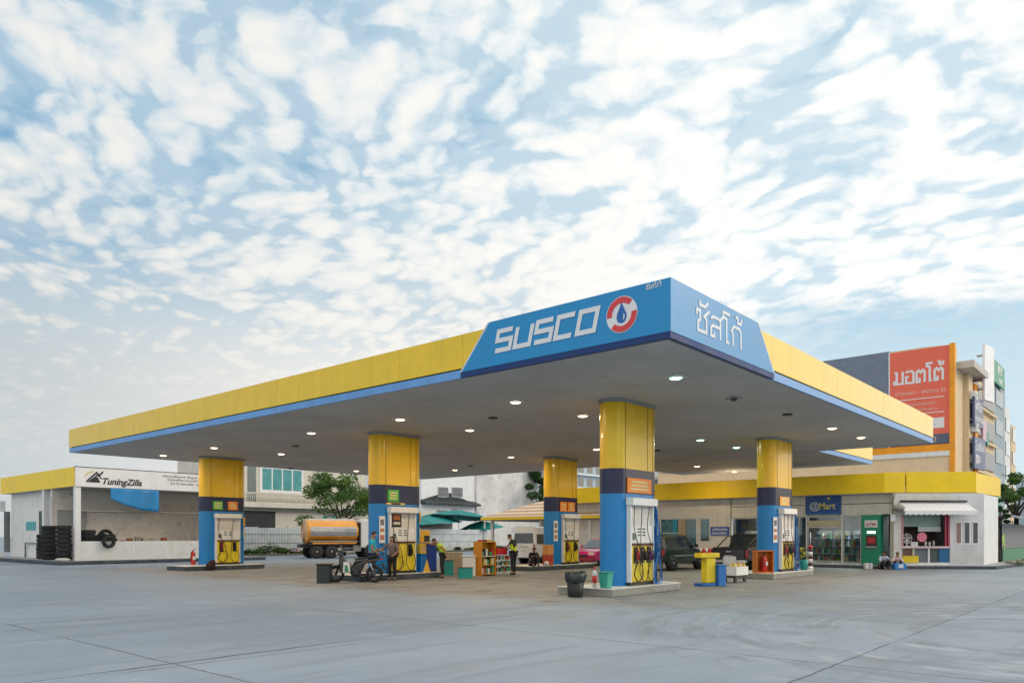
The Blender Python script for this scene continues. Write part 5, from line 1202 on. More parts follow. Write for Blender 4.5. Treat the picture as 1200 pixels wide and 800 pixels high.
# --- tanker lorry
tk = thing('tanker_truck', 'tanker lorry with orange and silver tank and white cab behind the second column', 'truck', (31.55, 47.0, 0), R(-20))
OT = M('tank_orange', (.85, .36, .04), .25, metal=.15, var=.06, coat=.4); ST_ = M('tank_silver', (.45, .48, .52), .3, metal=.6)
for nm, ang, mt, rr in (('tank', (0, 360), OT, 1.0),):
    q = MB(); n = 40; prof = [(0.0, .2), (.01, .90), (.05, .985), (.12, 1.0), (3.58, 1.0), (3.65, .985), (3.69, .9), (3.7, .2)]
    rings = [[q.bm.verts.new((x_, 1.18*s_*math.cos(2*math.pi*k/n), 1.93+.88*s_*math.sin(2*math.pi*k/n))) for k in range(n)] for x_, s_ in prof]
    for A_, B_ in zip(rings, rings[1:]):
        for k in range(n):
            f = q.bm.faces.new((A_[k], A_[(k+1) % n], B_[(k+1) % n], B_[k])); f.smooth = True
    q.bm.faces.new(rings[0]); q.bm.faces.new(rings[-1][::-1]); q.build('tank', OT, tk)
for sg in (-1, 1):
    q = MB(); n = 8
    rings = [[q.bm.verts.new((x_, sg*1.19*math.cos(R(-20+42*k/n)), 1.93+.888*math.sin(R(-20+42*k/n)))) for k in range(n+1)] for x_ in (.16, 3.52)]
    for k in range(n): q.bm.faces.new((rings[0][k], rings[0][k+1], rings[1][k+1], rings[1][k])).smooth = True
    o = q.build('silver_stripe', ST_, tk); None
    B(.3, sg*1.2-.03, 1.04, 3.5, sg*1.2+.03, 1.16).build('side_rail', OT, tk)
B(.2, -.45, 2.74, 3.5, .45, 2.86).build('walkway', WHT, tk); 
for k in range(3): MB().lathe([(.24, 2.861), (.24, 2.93), (.1, 2.97)], (.8+k*1.05, 0, 0), n=16).build('hatch', GSTEEL, tk)
B(-.4, -.45, .78, 5.5, .45, 1.02).build('chassis', BLK, tk); B(-.75, -1.1, .5, -.55, 1.1, .75).build('rear_bumper', GSTEEL, tk)
for sg in (-1, 1):
    q = MB(); q.tube([(2.35, sg*1.13, .95), (2.35, sg*1.13, .5), (3.3, sg*1.13, .5), (3.3, sg*1.13, .95)], .03, 6); q.tube([(2.35, sg*1.13, .73), (3.3, sg*1.13, .73)], .03, 6); q.build('side_guard', GSTEEL, tk)
    B(3.4, sg*.8-.2, .5, 3.9, sg*.8+.25, .92).build('battery_box', GSTEEL, tk)
cabm = MB(); cabm.hull([(3.85, -1.18, .75), (5.65, -1.18, .75), (5.75, -1.18, 1.5), (5.55, -1.18, 2.75), (3.85, -1.18, 2.85)], [(3.85, 1.18, .75), (5.65, 1.18, .75), (5.75, 1.18, 1.5), (5.55, 1.18, 2.75), (3.85, 1.18, 2.85)])
cb = cabm.build('cab', WHT, tk, bevel=.06)
for sg in (-1, 1):
    MB().hull([(4.45, sg*1.178, 1.75), (5.52, sg*1.178, 1.65), (5.45, sg*1.178, 2.45), (4.45, sg*1.178, 2.45)], [(4.45, sg*1.19, 1.75), (5.52, sg*1.19, 1.65), (5.45, sg*1.19, 2.45), (4.45, sg*1.19, 2.45)]).build('side_window', CGL, cb)
    MB().lathe([(.62, sg*1.0), (.62, sg*1.2), (.5, sg*1.2)], (4.75, 0, .52), 'y', 22, cap=True).build('wheel_arch', BLK, tk)
B(3.72, -1.1, .9, 3.84, 1.1, 2.6).build('bulkhead', BLK, tk)
for x_ in (.62, 1.68, 4.75):
    for sg in (-1, 1): wheel(tk, x_, sg*1.02, .5, .3, sg, GSTEEL)
q = MB()
for sx in (-.16, .16): q.tube([(-.02, sx, .8), (-.02, sx, 2.85)], .02, 6)
for k in range(8): q.tube([(-.02, -.16, .95+k*.25), (-.02, .16, .95+k*.25)], .014, 5)
q.build('ladder', STEEL, tk); MB().tube([(.1, -1.22, 1.22), (3.6, -1.22, 1.22)], .05, 8).build('hose_tube', GSTEEL, tk)
for sg in (-1, 1): B(-.78, sg*.9-.15, .52, -.751, sg*.9+.15, .72).build('tail_lamp', TAIL, tk); B(.1, sg*1.1-.12, .98, 2.2, sg*1.1+.12, 1.03).build('mudguard', BLK, tk)

# ------------------------------------------------------------------ motorcycle
RIMD = M('bike_rim', (.14, .14, .15), .4, metal=.6)
mc = thing('motorcycle', 'dark scooter style motorcycle with white and green leg shield, parked by the second column', 'motorcycle', (16.55, 21.55, 0), math.atan2(.95, -.83))
MCB = M('bike_black', (.014, .015, .015), .35, coat=.12)
for x_, nm in ((.63, 'wheel'), (-.62, 'wheel')):
    w_ = MB().torus((0, 0, 0), .228, .05, 'y', 28, 8).build('wheel', TY, mc, (x_, 0, .277))
    q = MB().torus((0, 0, 0), .195, .012, 'y', 28, 6); q.lathe([(.045, -.05), (.045, .05)], axis='y', n=12); o = q.build('rim', RIMD, w_)
    q = MB()
    for k in range(10): a = k*math.pi/5; q.tube([(0, .02*(-1)**k, 0), (.19*math.cos(a), 0, .19*math.sin(a))], .004, 4)
    o = q.build('spokes', RIMD, w_); o['kind'] = 'stuff'
for sg in (-1, 1): MB().tube([(.63, sg*.07, .277), (.50, sg*.07, .62), (.44, sg*.06, .80)], .022, 8).build('fork', BLK, mc)
MB().hull([(.40, -.055, .56), (.66, -.055, .57), (.92, -.055, .40), (.88, -.055, .36), (.62, -.055, .53)], [(.40, .055, .56), (.66, .055, .57), (.92, .055, .40), (.88, .055, .36), (.62, .055, .53)]).build('front_mudguard', MCB, mc, bevel=.015)
MB().hull([(.32, -.20, .30), (.48, -.17, .34), (.52, -.10, .84), (.40, -.08, .90), (.26, -.2, .62)], [(.32, .20, .30), (.48, .17, .34), (.52, .10, .84), (.40, .08, .90), (.26, .2, .62)]).build('leg_shield', MCB, mc, bevel=.03)
for sg in (-1, 1):
    MB().hull([(.12, sg*.19, .36), (.36, sg*.205, .32), (.34, sg*.19, .68), (.16, sg*.16, .66)], [(.12, sg*.20, .36), (.36, sg*.215, .32), (.34, sg*.20, .68), (.16, sg*.17, .66)]).build('side_panel', M('bike_white', (.62, .64, .62), .3, coat=.4), mc)
    MB().hull([(.17, sg*.206, .37), (.30, sg*.216, .35), (.29, sg*.208, .56), (.22, sg*.19, .58)], [(.17, sg*.212, .37), (.30, sg*.222, .35), (.29, sg*.214, .56), (.22, sg*.196, .58)]).build('green_panel', M('bike_green', (.01, .22, .10), .3), mc)
MB().hull([(.40, -.11, .86), (.58, -.10, .88), (.54, -.07, 1.04), (.40, -.09, 1.06)], [(.40, .11, .86), (.58, .10, .88), (.54, .07, 1.04), (.40, .09, 1.06)]).build('headlight_cowl', MCB, mc, bevel=.02)
B(.565, -.07, .89, .60, .07, .98).build('headlight', PLT, mc, bevel=.01)
MB().tube([(.36, -.34, 1.02), (.40, -.2, 1.05), (.44, 0, 1.02), (.40, .2, 1.05), (.36, .34, 1.02)], .016, 8).build('handlebar', BLK, mc)
for sg in (-1, 1):
    q = MB().tube([(.42, sg*.22, 1.05), (.45, sg*.27, 1.22)], .008, 5); q.ball((.45, sg*.28, 1.25), .055, (.3, 1, .7), 10, 6); q.build('mirror', BLK, mc)
MB().hull([(.34, -.09, .34), (-.2, -.13, .34), (-.3, -.14, .60), (-.75, -.10, .70), (-.82, -.06, .82), (-.3, -.12, .74), (.0, -.12, .70), (.12, -.09, .5), (.32, -.09, .46)], [(.34, .09, .34), (-.2, .13, .34), (-.3, .14, .60), (-.75, .10, .70), (-.82, .06, .82), (-.3, .12, .74), (.0, .12, .70), (.12, .09, .5), (.32, .09, .46)]).build('body_cover', MCB, mc, bevel=.02)
MB().hull([(.02, -.12, .71), (-.3, -.14, .75), (-.78, -.11, .83), (-.80, -.11, .88), (-.3, -.14, .82), (.0, -.11, .78)], [(.02, .12, .71), (-.3, .14, .75), (-.78, .11, .83), (-.80, .11, .88), (-.3, .14, .82), (.0, .11, .78)]).build('seat', M('seat_black', (.015, .015, .015), .6), mc, bevel=.03)
MB().tube([(-.55, -.1, .86), (-.9, -.1, .93), (-.96, 0, .94), (-.9, .1, .93), (-.55, .1, .86)], .016, 6).build('grab_rail', BLK, mc); B(-.9, -.07, .74, -.83, .07, .80).build('tail_lamp', TAIL, mc)
MB().hull([(-.62, -.06, .58), (-.9, -.06, .62), (-1.0, -.05, .42), (-.97, -.05, .40), (-.85, -.06, .58)], [(-.62, .06, .58), (-.9, .06, .62), (-1.0, .05, .42), (-.97, .05, .40), (-.85, .06, .58)]).build('rear_mudguard', BLK, mc)
MB().ball((-.02, 0, .30), 1, (.18, .12, .12), 12, 8).build('engine', M('engine_dark', (.05, .05, .055), .4, metal=.5), mc)
MB().tube([(.0, -.14, .24), (-.3, -.15, .22), (-.42, -.17, .26), (-.9, -.18, .36)], [.02, .02, .045, .05], 10).build('exhaust', M('exhaust_dark', (.12, .12, .13), .3, metal=.8), mc)
B(-.62, .08, .25, -.05, .12, .30).build('swing_arm', BLK, mc)
for sg in (-1, 1): MB().tube([(-.62, sg*.13, .30), (-.5, sg*.13, .66)], .022, 6).build('shock_absorber', CHR, mc)
MB().tube([(-.15, -.02, .22), (-.2, -.2, .01)], .012, 5).build('side_stand', BLK, mc); MB().tube([(.02, -.22, .26), (.02, .22, .26)], .016, 6).build('foot_peg', BLK, mc)

mc.scale = (1.08, 1.08, 1.08)
# ------------------------------------------------------------------ people
BASE = dict(pel=(0, 0, .92), spi=(0, .01, 1.10), che=(0, .0, 1.28), nec=(0, .01, 1.43), hb=(0, 0, 1.50), head=(0, -.015, 1.585), top=(0, -.005, 1.655),
            sl=(.165, .0, 1.37), el=(.215, .03, 1.10), wl=(.22, -.04, .87), sr=(-.165, .0, 1.37), er=(-.215, .03, 1.10), wr=(-.22, -.04, .87),
            hl=(.095, 0, .88), kl=(.10, -.02, .48), al=(.105, .02, .08), tl=(.12, -.13, .035), hr=(-.095, 0, .88), kr=(-.10, -.02, .48), ar=(-.105, .02, .08), tr=(-.12, -.13, .035))
def skinmesh(name, verts, edges, radii, mat, par, root=0, sub=2):
    me = bpy.data.meshes.new(name); me.from_pydata(verts, edges, []); me.materials.append(mat)
    o = bpy.data.objects.new(name, me); COL.objects.link(o)
    sk = o.modifiers.new('skin', 'SKIN'); sk.use_smooth_shade = True
    sv = me.skin_vertices[0].data
    for i, r_ in enumerate(radii):
        k_ = 1.0 if (r_ if not isinstance(r_, tuple) else r_[1]) < .02 else 1.12; sv[i].radius = (r_[0]*k_, r_[1]*k_) if isinstance(r_, tuple) else (r_*k_, r_*k_); sv[i].use_root = (i == root)
    ss = o.modifiers.new('sub', 'SUBSURF'); ss.levels = sub; ss.render_levels = sub
    dg = bpy.context.evaluated_depsgraph_get(); m2 = bpy.data.meshes.new_from_object(o.evaluated_get(dg))
    bpy.data.objects.remove(o); m2.name = name; m2.materials.clear(); m2.materials.append(mat)
    m2.polygons.foreach_set('use_smooth', [True]*len(m2.polygons))
    o = bpy.data.objects.new(name, m2); COL.objects.link(o); o.parent = par; return o
def person(label, loc, rz, pose, shirt, trousers, hair='short', sc=1., sleeve=.55, shorts=False, shoe=BLK, dress=None, vest=None):
    r = thing('person', label, 'person', loc, rz); r.scale = (sc, sc, sc)
    J = {k: Vector(v) for k, v in {**BASE, **pose}.items()}
    V = []; E = []; Rd = []; ix = {}
    def add(n, p, rr, to=None):
        ix[n] = len(V); V.append(tuple(p)); Rd.append(rr)
        if to is not None: E.append((ix[to], ix[n]))
    add('pel', J['pel'], (.115, .10)); add('spi', J['spi'], (.105, .085), 'pel'); add('che', J['che'], (.125, .095), 'spi'); add('nec', J['nec'], .052, 'che'); add('hb', J['hb'], .058, 'nec')
    add('head', J['head'], (.075, .088), 'hb'); add('top', J['top'], (.058, .066), 'head')
    for s_ in 'lr':
        add('s'+s_, J['s'+s_], .055, 'che'); add('e'+s_, J['e'+s_], .037, 's'+s_); add('w'+s_, J['w'+s_], .024, 'e'+s_)
        d = (J['w'+s_]-J['e'+s_]).normalized(); side = d.cross(Vector((0, 0, 1)) if abs(d.z) < .8 else Vector((0, 1, 0))).normalized(); up_ = side.cross(d)
        pm = J['w'+s_] + d*.055; add('p'+s_, pm, (.030, .018), 'w'+s_)
        for k, (off, ln) in enumerate(((-.028, .070), (-.010, .082), (.009, .078), (.027, .062))):
            b0 = pm + d*.03 + side*off; add('f%d%s' % (k, s_), b0, .0095, 'p'+s_); add('g%d%s' % (k, s_), b0 + d*ln*.55 + up_*.006, .0085, 'f%d%s' % (k, s_)); add('t%d%s' % (k, s_), b0 + d*ln + up_*.022, .0070, 'g%d%s' % (k, s_))
        add('th'+s_, J['w'+s_] + d*.035 - side*.035, .011, 'w'+s_); add('tt'+s_, J['w'+s_] + d*.085 - side*.050, .0085, 'th'+s_)
        add('h'+s_, J['h'+s_], .085, 'pel'); add('k'+s_, J['k'+s_], .055, 'h'+s_); c_ = J['k'+s_].lerp(J['a'+s_], .3); add('c'+s_, c_, .054, 'k'+s_); add('a'+s_, J['a'+s_], .035, 'c'+s_); add('t'+s_, J['t'+s_], (.036, .024), 'a'+s_)
    skinmesh('body', V, E, Rd, SKIN, r)
    # shirt
    V2, E2, R2 = [], [], []
    def ad2(p, rr, to=None):
        V2.append(tuple(p)); R2.append(rr)
        if to is not None: E2.append((to, len(V2)-1))
        return len(V2)-1
    low = J['pel'] + (J['pel']-J['spi']).normalized()*.04
    a0 = ad2(low, (.135, .115)); a1 = ad2(J['spi'], (.122, .102), a0); a2 = ad2(J['che'], (.142, .112), a1); a3 = ad2(J['che'].lerp(J['nec'], .75), .072, a2)
    for s_ in 'lr':
        b1 = ad2(J['s'+s_], .070, a2); e_ = J['s'+s_].lerp(J['e'+s_], min(1, sleeve)); b2 = ad2(e_, .054, b1)
        if sleeve > 1: ad2(J['e'+s_].lerp(J['w'+s_], sleeve-1), .038, b2)
    skinmesh('shirt', V2, E2, R2, shirt, r)
    if vest:
        V2, E2, R2 = [], [], []
        a0 = ad2(low.lerp(J['pel'], .5), (.145, .125)); a1 = ad2(J['spi'], (.132, .112), a0); a2 = ad2(J['che'], (.152, .122), a1); a3 = ad2(J['che'].lerp(J['nec'], .7), .080, a2)
        for s_ in 'lr': ad2(J['s'+s_].lerp(J['che'], .1), .074, a2)
        skinmesh('vest', V2, E2, R2, vest, r)
    # trousers
    V2, E2, R2 = [], [], []
    a0 = ad2(J['pel'], (.128, .112))
    for s_ in 'lr':
        b1 = ad2(J['h'+s_], .098, a0)
        if shorts: ad2(J['h'+s_].lerp(J['k'+s_], .75), .078, b1)
        else:
            b2 = ad2(J['k'+s_], .068, b1); b3 = ad2(J['k'+s_].lerp(J['a'+s_], .35), .062, b2); ad2(J['k'+s_].lerp(J['a'+s_], .92), .05, b3)
    skinmesh('trousers', V2, E2, R2, trousers, r)
    for s_ in 'lr':
        a_, t_ = J['a'+s_], J['t'+s_]; dd = (t_-a_); hd = Vector((dd.x, dd.y, 0)); hd = hd.normalized() if hd.length > .01 else Vector((0, -1, 0))
        skinmesh('shoe', [tuple(a_-hd*.03+Vector((0, 0, -.035))), tuple(a_.lerp(t_, .5)+Vector((0, 0, -.015))), tuple(t_)], [(0, 1), (1, 2)], [(.045, .04), (.048, .036), (.044, .030)], shoe, r, sub=1)
    # head details
    up = (J['top']-J['hb']).normalized(); hd = J['head']
    fw = Vector(pose.get('look', (0, -1, 0))); fw = (fw - up*fw.dot(up)).normalized(); sd_ = up.cross(fw)
    F = lambda x, y, z: hd + sd_*x + fw*y + up*z
    q = MB()
    q.hull([tuple(F(-.012, .082, -.02)), tuple(F(.012, .082, -.02)), tuple(F(0, .085, .025))], [tuple(F(-.007, .106, -.018)), tuple(F(.007, .106, -.018)), tuple(F(0, .09, .02))]); q.build('nose', SKIN, r)
    for sx in (-1, 1):
        MB().ball(tuple(F(sx*.032, .076, .018)), .011, n=8, m=6).build('eye', M('eye_white', (.5, .5, .48), .3), r)
        MB().ball(tuple(F(sx*.078, .0, .0)), .026, (.4, .8, 1), 8, 6).build('ear', SKIN, r)
    MB().ball(tuple(F(0, .082, -.045)), .016, (1.5, .4, .4), 8, 6).build('mouth', M('lip', (.28, .09, .07), .5), r)
    q = MB(); rr = .100
    ret = bmesh.ops.create_uvsphere(q.bm, u_segments=16, v_segments=10, radius=1)
    Mx = Matrix((sd_, fw, up)).transposed()
    for v in list(ret['verts']):
        p = v.co.copy()
        if p.y > .35 and p.z < .45: p.y = .35 - (.45-p.z)*.2
        if p.z < -.5 and hair == 'short': p.z = -.5
        k = Vector((p.x*.088, p.y*.100-.008, p.z*.092+.028)); v.co = Mx @ k + hd
    for f in q.bm.faces: f.smooth = True
    if hair == 'long':
        c0 = F(0, -.05, 0); q.tube([tuple(c0+up*.03), tuple(F(0, -.075, -.08)), tuple(F(0, -.085, -.20)), tuple(F(0, -.08, -.34))], [.07, .085, .075, .03], 10)
        for sx in (-1, 1): q.tube([tuple(F(sx*.06, .01, .04)), tuple(F(sx*.078, .0, -.06)), tuple(F(sx*.07, .01, -.2))], [.03, .028, .012], 8)
    if hair == 'cap':
        q.hull([tuple(F(-.06, .07, .055)), tuple(F(.06, .07, .055)), tuple(F(.05, .17, .04)), tuple(F(-.05, .17, .04))], [tuple(F(-.06, .07, .065)), tuple(F(.06, .07, .065)), tuple(F(.05, .17, .05)), tuple(F(-.05, .17, .05))])
    q.build('cap' if hair == 'cap' else 'hair', HAIR, r)
    return r
HV = M('hivis_yellow', (.62, .90, .02), .7); DKT = M('dark_trousers', (.014, .016, .022), .8)
FACE_R = R(40.8); FACE_L = R(220.8); FACE_C = R(-49.2)
person('person in a bright turquoise shirt standing beside the motorcycle', (17.22, 21.42, 0), FACE_R, dict(wl=(.16, -.30, 1.02), el=(.22, -.06, 1.08), er=(-.22, -.02, 1.1), wr=(-.18, -.22, .95), head=(0, -.04, 1.58), top=(0, -.05, 1.65), look=(.1, -1, -.35)), M('turquoise_shirt', (.02, .42, .60), .8), M('blue_shorts', (.03, .06, .16), .8), sc=1.06)
person('person with long dark hair and a grey brown top, arm stretched towards the motorcycle', (18.12, 21.42, 0), FACE_C + R(-15), dict(er=(-.38, -.08, 1.22), wr=(-.58, -.16, 1.12), el=(.24, .0, 1.12), wl=(.16, -.18, 1.0), look=(-.2, -1, -.1)), M('grey_brown_top', (.16, .13, .13), .85), M('leggings', (.015, .015, .018), .8), 'long', sc=.955, sleeve=.9)
person('person in a yellow green safety vest bending over the blue cabinet', (20.5, 21.25, 0), FACE_L, dict(pel=(0, .06, .92), spi=(0, .02, 1.10), che=(0, -.10, 1.24), nec=(0, -.21, 1.33), hb=(0, -.26, 1.37), head=(0, -.32, 1.42), top=(0, -.37, 1.475), sl=(.165, -.15, 1.30), sr=(-.165, -.15, 1.30), er=(-.2, -.40, 1.30), wr=(-.12, -.60, 1.36), el=(.22, .08, 1.12), wl=(.22, .22, .92), look=(0, -1, -.6)), M('yellow_green_sleeve', (.45, .65, .05), .8), DKT, sc=1.0, vest=HV)
person('person in a yellow green safety vest leaning over the product rack', (24.12, 20.72, 0), FACE_L + R(-25), dict(el=(.26, -.15, 1.16), wl=(.12, -.36, 1.02), er=(-.26, -.15, 1.16), wr=(-.12, -.36, 1.02), che=(0, -.06, 1.27), nec=(0, -.10, 1.41), hb=(0, -.13, 1.47), head=(0, -.18, 1.54), top=(0, -.20, 1.61), look=(0, -1, -.6)), M('dark_sleeve', (.03, .035, .03), .8), DKT, sc=1.03, vest=HV)
SIT = dict(pel=(0, .10, .12), spi=(0, .06, .32), che=(0, -.02, .50), nec=(0, -.08, .64), hb=(0, -.10, .71), head=(0, -.13, .79), top=(0, -.14, .86), sl=(.165, -.04, .58), sr=(-.165, -.04, .58),
           el=(.24, -.20, .40), er=(-.24, -.20, .40), wl=(.12, -.36, .46), wr=(-.12, -.36, .46), hl=(.095, .05, .12), hr=(-.095, .05, .12), kl=(.14, -.34, .42), kr=(-.14, -.34, .42), al=(.12, -.42, .06), ar=(-.12, -.42, .06), tl=(.13, -.57, .035), tr=(-.13, -.57, .035), look=(0, -1, -.3))
person('person in black clothes sitting on the rear island kerb, head bowed', (27.55, 22.45, HK), FACE_C + R(15), {**SIT, 'look': (0, -1, -.7), 'head': (0, -.16, .77), 'top': (0, -.20, .83)}, M('black_shirt', (.012, .012, .014), .85), DKT, sc=1.0, sleeve=1.6)
person('person in a pale blue shirt sitting on the kerb in front of the cash machine', (39.95, 10.45, .0), FACE_C, SIT, M('pale_blue_shirt', (.45, .55, .68), .85), DKT, 'cap', sleeve=1.5)
person('person in a pink and white shirt sitting on the kerb by the blue box', (40.22, 9.88, .0), FACE_C + R(-20), SIT, M('pink_shirt', (.72, .55, .58), .85), DKT, 'short', sleeve=1.2, sc=.93)

# ------------------------------------------------------------------ forecourt props
def boxed(name, label, cat, loc, rz, parts, group=None):
    r = thing(name, label, cat, loc, rz, group)
    for pn, mt, dims, bev in parts: B(*dims).build(pn, mt, r, bevel=bev)
    return r
# rubbish bin with liner
rb = thing('rubbish_bin', 'black rubbish bin with a dark plastic liner at the near island', 'bin', (16.52, 12.0, 0))
MB().lathe([(.19, 0), (.20, .02), (.235, .46), (.23, .461)], n=20).build('bin_body', M('bin_black', (.012, .013, .015), .5), rb)
q = MB(); n = 28; rings = []
for r_, z_, a_ in ((.238, .40, .006), (.262, .42, .02), (.275, .50, .022), (.285, .60, .022), (.262, .68, .015), (.22, .64, .015), (.19, .4, .01)):
    rings.append([q.bm.verts.new(((r_+a_*1.6*math.sin(k*2.3+z_*31)+random.uniform(-.03, .03))*math.cos(2*math.pi*k/n), (r_+a_*math.sin(k*3.1+z_*20))*math.sin(2*math.pi*k/n), z_+random.uniform(-.018, .018))) for k in range(n)])
for A_, B_ in zip(rings, rings[1:]):
    for k in range(n): q.bm.faces.new((A_[k], A_[(k+1) % n], B_[(k+1) % n], B_[k]))
q.build('liner_bag', M('liner_black', (.03, .045, .05), .25, bump=.3), rb, smooth=True)
tb = thing('teal_bucket', 'square teal plastic bucket on the corner of the near island', 'bucket', (17.27, 11.52, HK))
q = MB(); q.hull([(-.12, -.12, 0), (.12, -.12, 0), (.12, .12, 0), (-.12, .12, 0)], [(-.155, -.155, .42), (.155, -.155, .42), (.155, .155, .42), (-.155, .155, .42)]); q.build('tub', M('bucket_teal', (.05, .36, .30), .4), tb, bevel=.02)
B(-.17, -.17, .421, .17, .17, .45).build('rim', M('bucket_rim', (.04, .28, .25), .4), tb, bevel=.01)
bt = thing('detergent_bottle', 'red capped white bottle behind the teal bucket', 'bottle', (17.35, 11.95, HK))
MB().lathe([(.06, 0), (.065, .3), (.06, .42), (.025, .48)], n=14).build('bottle_body', M('bottle_white', (.6, .6, .65), .4), bt); MB().lathe([(.066, .12), (.066, .32)], n=14).build('label_band', RED, bt); MB().lathe([(.028, .481), (.028, .56)], n=10).build('cap', RED, bt)
# yellow stand with blue bin
ys = thing('yellow_service_stand', 'yellow T shaped service stand on a blue base between the islands', 'stand', (22.95, 11.35, 0), R(-20))
B(-.40, -.20, 0, .22, .20, .10).build('base', M('base_blue', (.01, .12, .45), .45), ys, bevel=.02); B(-.15, -.13, .101, .25, .13, .92).build('pillar', YBR, ys, bevel=.02); B(-.42, -.17, .921, .40, .17, 1.08).build('top', YBR, ys, bevel=.02)
bb2 = thing('blue_bin', 'blue bin at the right foot of the yellow service stand', 'bin', (23.32, 11.12, 0), R(-20))
MB().prism([(-.17, -.17), (.17, -.17), (.17, .17), (-.17, .17)], 0, .66).build('bin_body', M('bin_blue', (.01, .16, .52), .4), bb2, bevel=.02)
B(-.185, -.185, .661, .185, .185, .70).build('lid', M('bin_blue', (.01, .16, .52), .4), bb2, bevel=.01)
tr_ = boxed('cup_tray', 'small tray with red and white cups on the yellow stand', 'tray', (22.9, 11.4, 1.08), R(-20), [('tray', M('tray_red', (.42, .06, .04), .5), (-.17, -.12, .0, .17, .12, .03), .005)])
for k in range(6): MB().lathe([(.035, .031), (.045, .15)], (-.12+.12*(k % 3), -.06+.12*(k//3), 0), n=10).build('cup', WHT if k % 2 else RED, tr_)
# crate of bottles on a low trolley
tl = thing('bottle_trolley', 'low dark trolley with a white crate shelf', 'trolley', (25.3, 11.45, 0), R(-3))
B(-.45, -.25, .20, .45, .25, .26).build('deck', BLK, tl, bevel=.01)
for sx in (-.35, .35):
    for sy in (-.18, .18): MB().lathe([(.08, -.03), (.08, .03)], (sx, sy, .09), 'y', 12).build('wheel', BLK, tl)
B(-.45, .2, .261, .45, .25, .9).build('back_frame', GSTEEL, tl)
cr = boxed('bottle_crate', 'white crate of yellow oil bottles on the low trolley', 'crate', (25.3, 11.4, .262), R(-3), [('crate_front', WHT, (-.44, -.22, 0, .44, -.20, .30), .005), ('crate_back', WHT, (-.44, .14, 0, .44, .16, .30), .005), ('crate_side', WHT, (-.46, -.2, 0, -.441, .14, .30), .004), ('crate_side', WHT, (.441, -.2, 0, .46, .14, .30), .004)])
for k in range(14):
    q = MB().lathe([(.05, 0), (.052, .33), (.02, .40), (.02, .44)], n=10)
    o = q.build('oil_bottle', M(['oil_yellow', 'oil_pale', 'oil_amber'][k % 3], [(.70, .55, .05), (.68, .66, .45), (.60, .30, .04)][k % 3], .4), None, (25.3-.38+.125*(k % 7), 11.32+.13*(k//7)-.006*(k % 7), .264)); tag(o, 'slim oil bottle standing in the white crate on the trolley', 'bottle', 'oil bottles in the white crate')
# fire point box on the right island
fb = thing('fire_point_box', 'open orange box holding a red extinguisher on the right island', 'box', (28.15, 11.62, HK), R(-38))
OB = M('fire_orange', (.55, .16, .02), .45)
B(-.36, .12, 0, .36, .16, .82).build('back_panel', OB, fb); B(-.36, -.16, 0, -.32, .119, .82).build('side_panel', OB, fb); B(.32, -.16, 0, .36, .119, .82).build('side_panel', OB, fb); B(-.37, -.17, .821, .37, .17, .86).build('top_panel', OB, fb); B(-.319, -.15, 0, .319, .119, .06).build('floor_panel', OB, fb)
extinguisher((28.12, 11.58, HK+.065), 'red fire extinguisher inside the orange box on the right island').scale = (1.5, 1.5, 1.1)
# sign on two posts
ps = thing('post_sign', 'small white sign with pink writing on two white posts at the right island', 'sign', (31.55, 12.35, HK), R(-32))
for sx in (-.40, .42): MB().tube([(sx, 0, 0), (sx, 0, 1.62)], .03, 8).build('post', WHT, ps)
B(-.36, -.02, 1.05, .38, .0, 1.52).build('board', M('board_pinkwhite', (.62, .52, .58), .5), ps)
for k, s_ in enumerate(('ดับเครื่องยนต์', 'ห้ามสูบบุหรี่')): text(s_, .17, M('board_purple', (.35, .08, .22), .5), ps, (.0, -.023, 1.33-.2*k), 0, bold=.003, ax='CENTER', name='sign_lettering')
# striped bollard
bo = thing('striped_bollard', 'red and white striped bollard at the far end of the right island', 'bollard', (32.2, 11.25, HK))
for k in range(6): MB().lathe([(.085 if k else .12, k*.15), (.085, (k+1)*.15-.001)], n=14).build('band', [WHT, M('bollard_dark', (.10, .03, .05), .5)][k % 2], bo)
MB().lathe([(.10, .901), (.10, .97), (.05, 1.02)], n=14).build('cap', RED, bo)
MB().tube([(0, 0, 1.02), (0, 0, 1.55)], .018, 6).build('rod', WHT, bo)
fl = thing('flower_bucket', 'teal bucket of yellow flowers beside the right dispenser', 'bucket', (31.62, 11.32, HK))
MB().lathe([(.13, 0), (.17, .42), (.15, .43)], n=18).build('tub', TEAL, fl)
q = MB(); random.seed(9)
for k in range(46):
    a = random.uniform(0, 6.28); d_ = random.uniform(0, .2); q.mat(k % 2).ball((d_*math.cos(a), d_*math.sin(a), .5+random.uniform(0, .42)), .035, (1, 1, .7), 6, 4)
o = q.build('flowers', [M('flower_yellow', (.70, .62, .04), .6), LD], fl); o['kind'] = 'stuff'
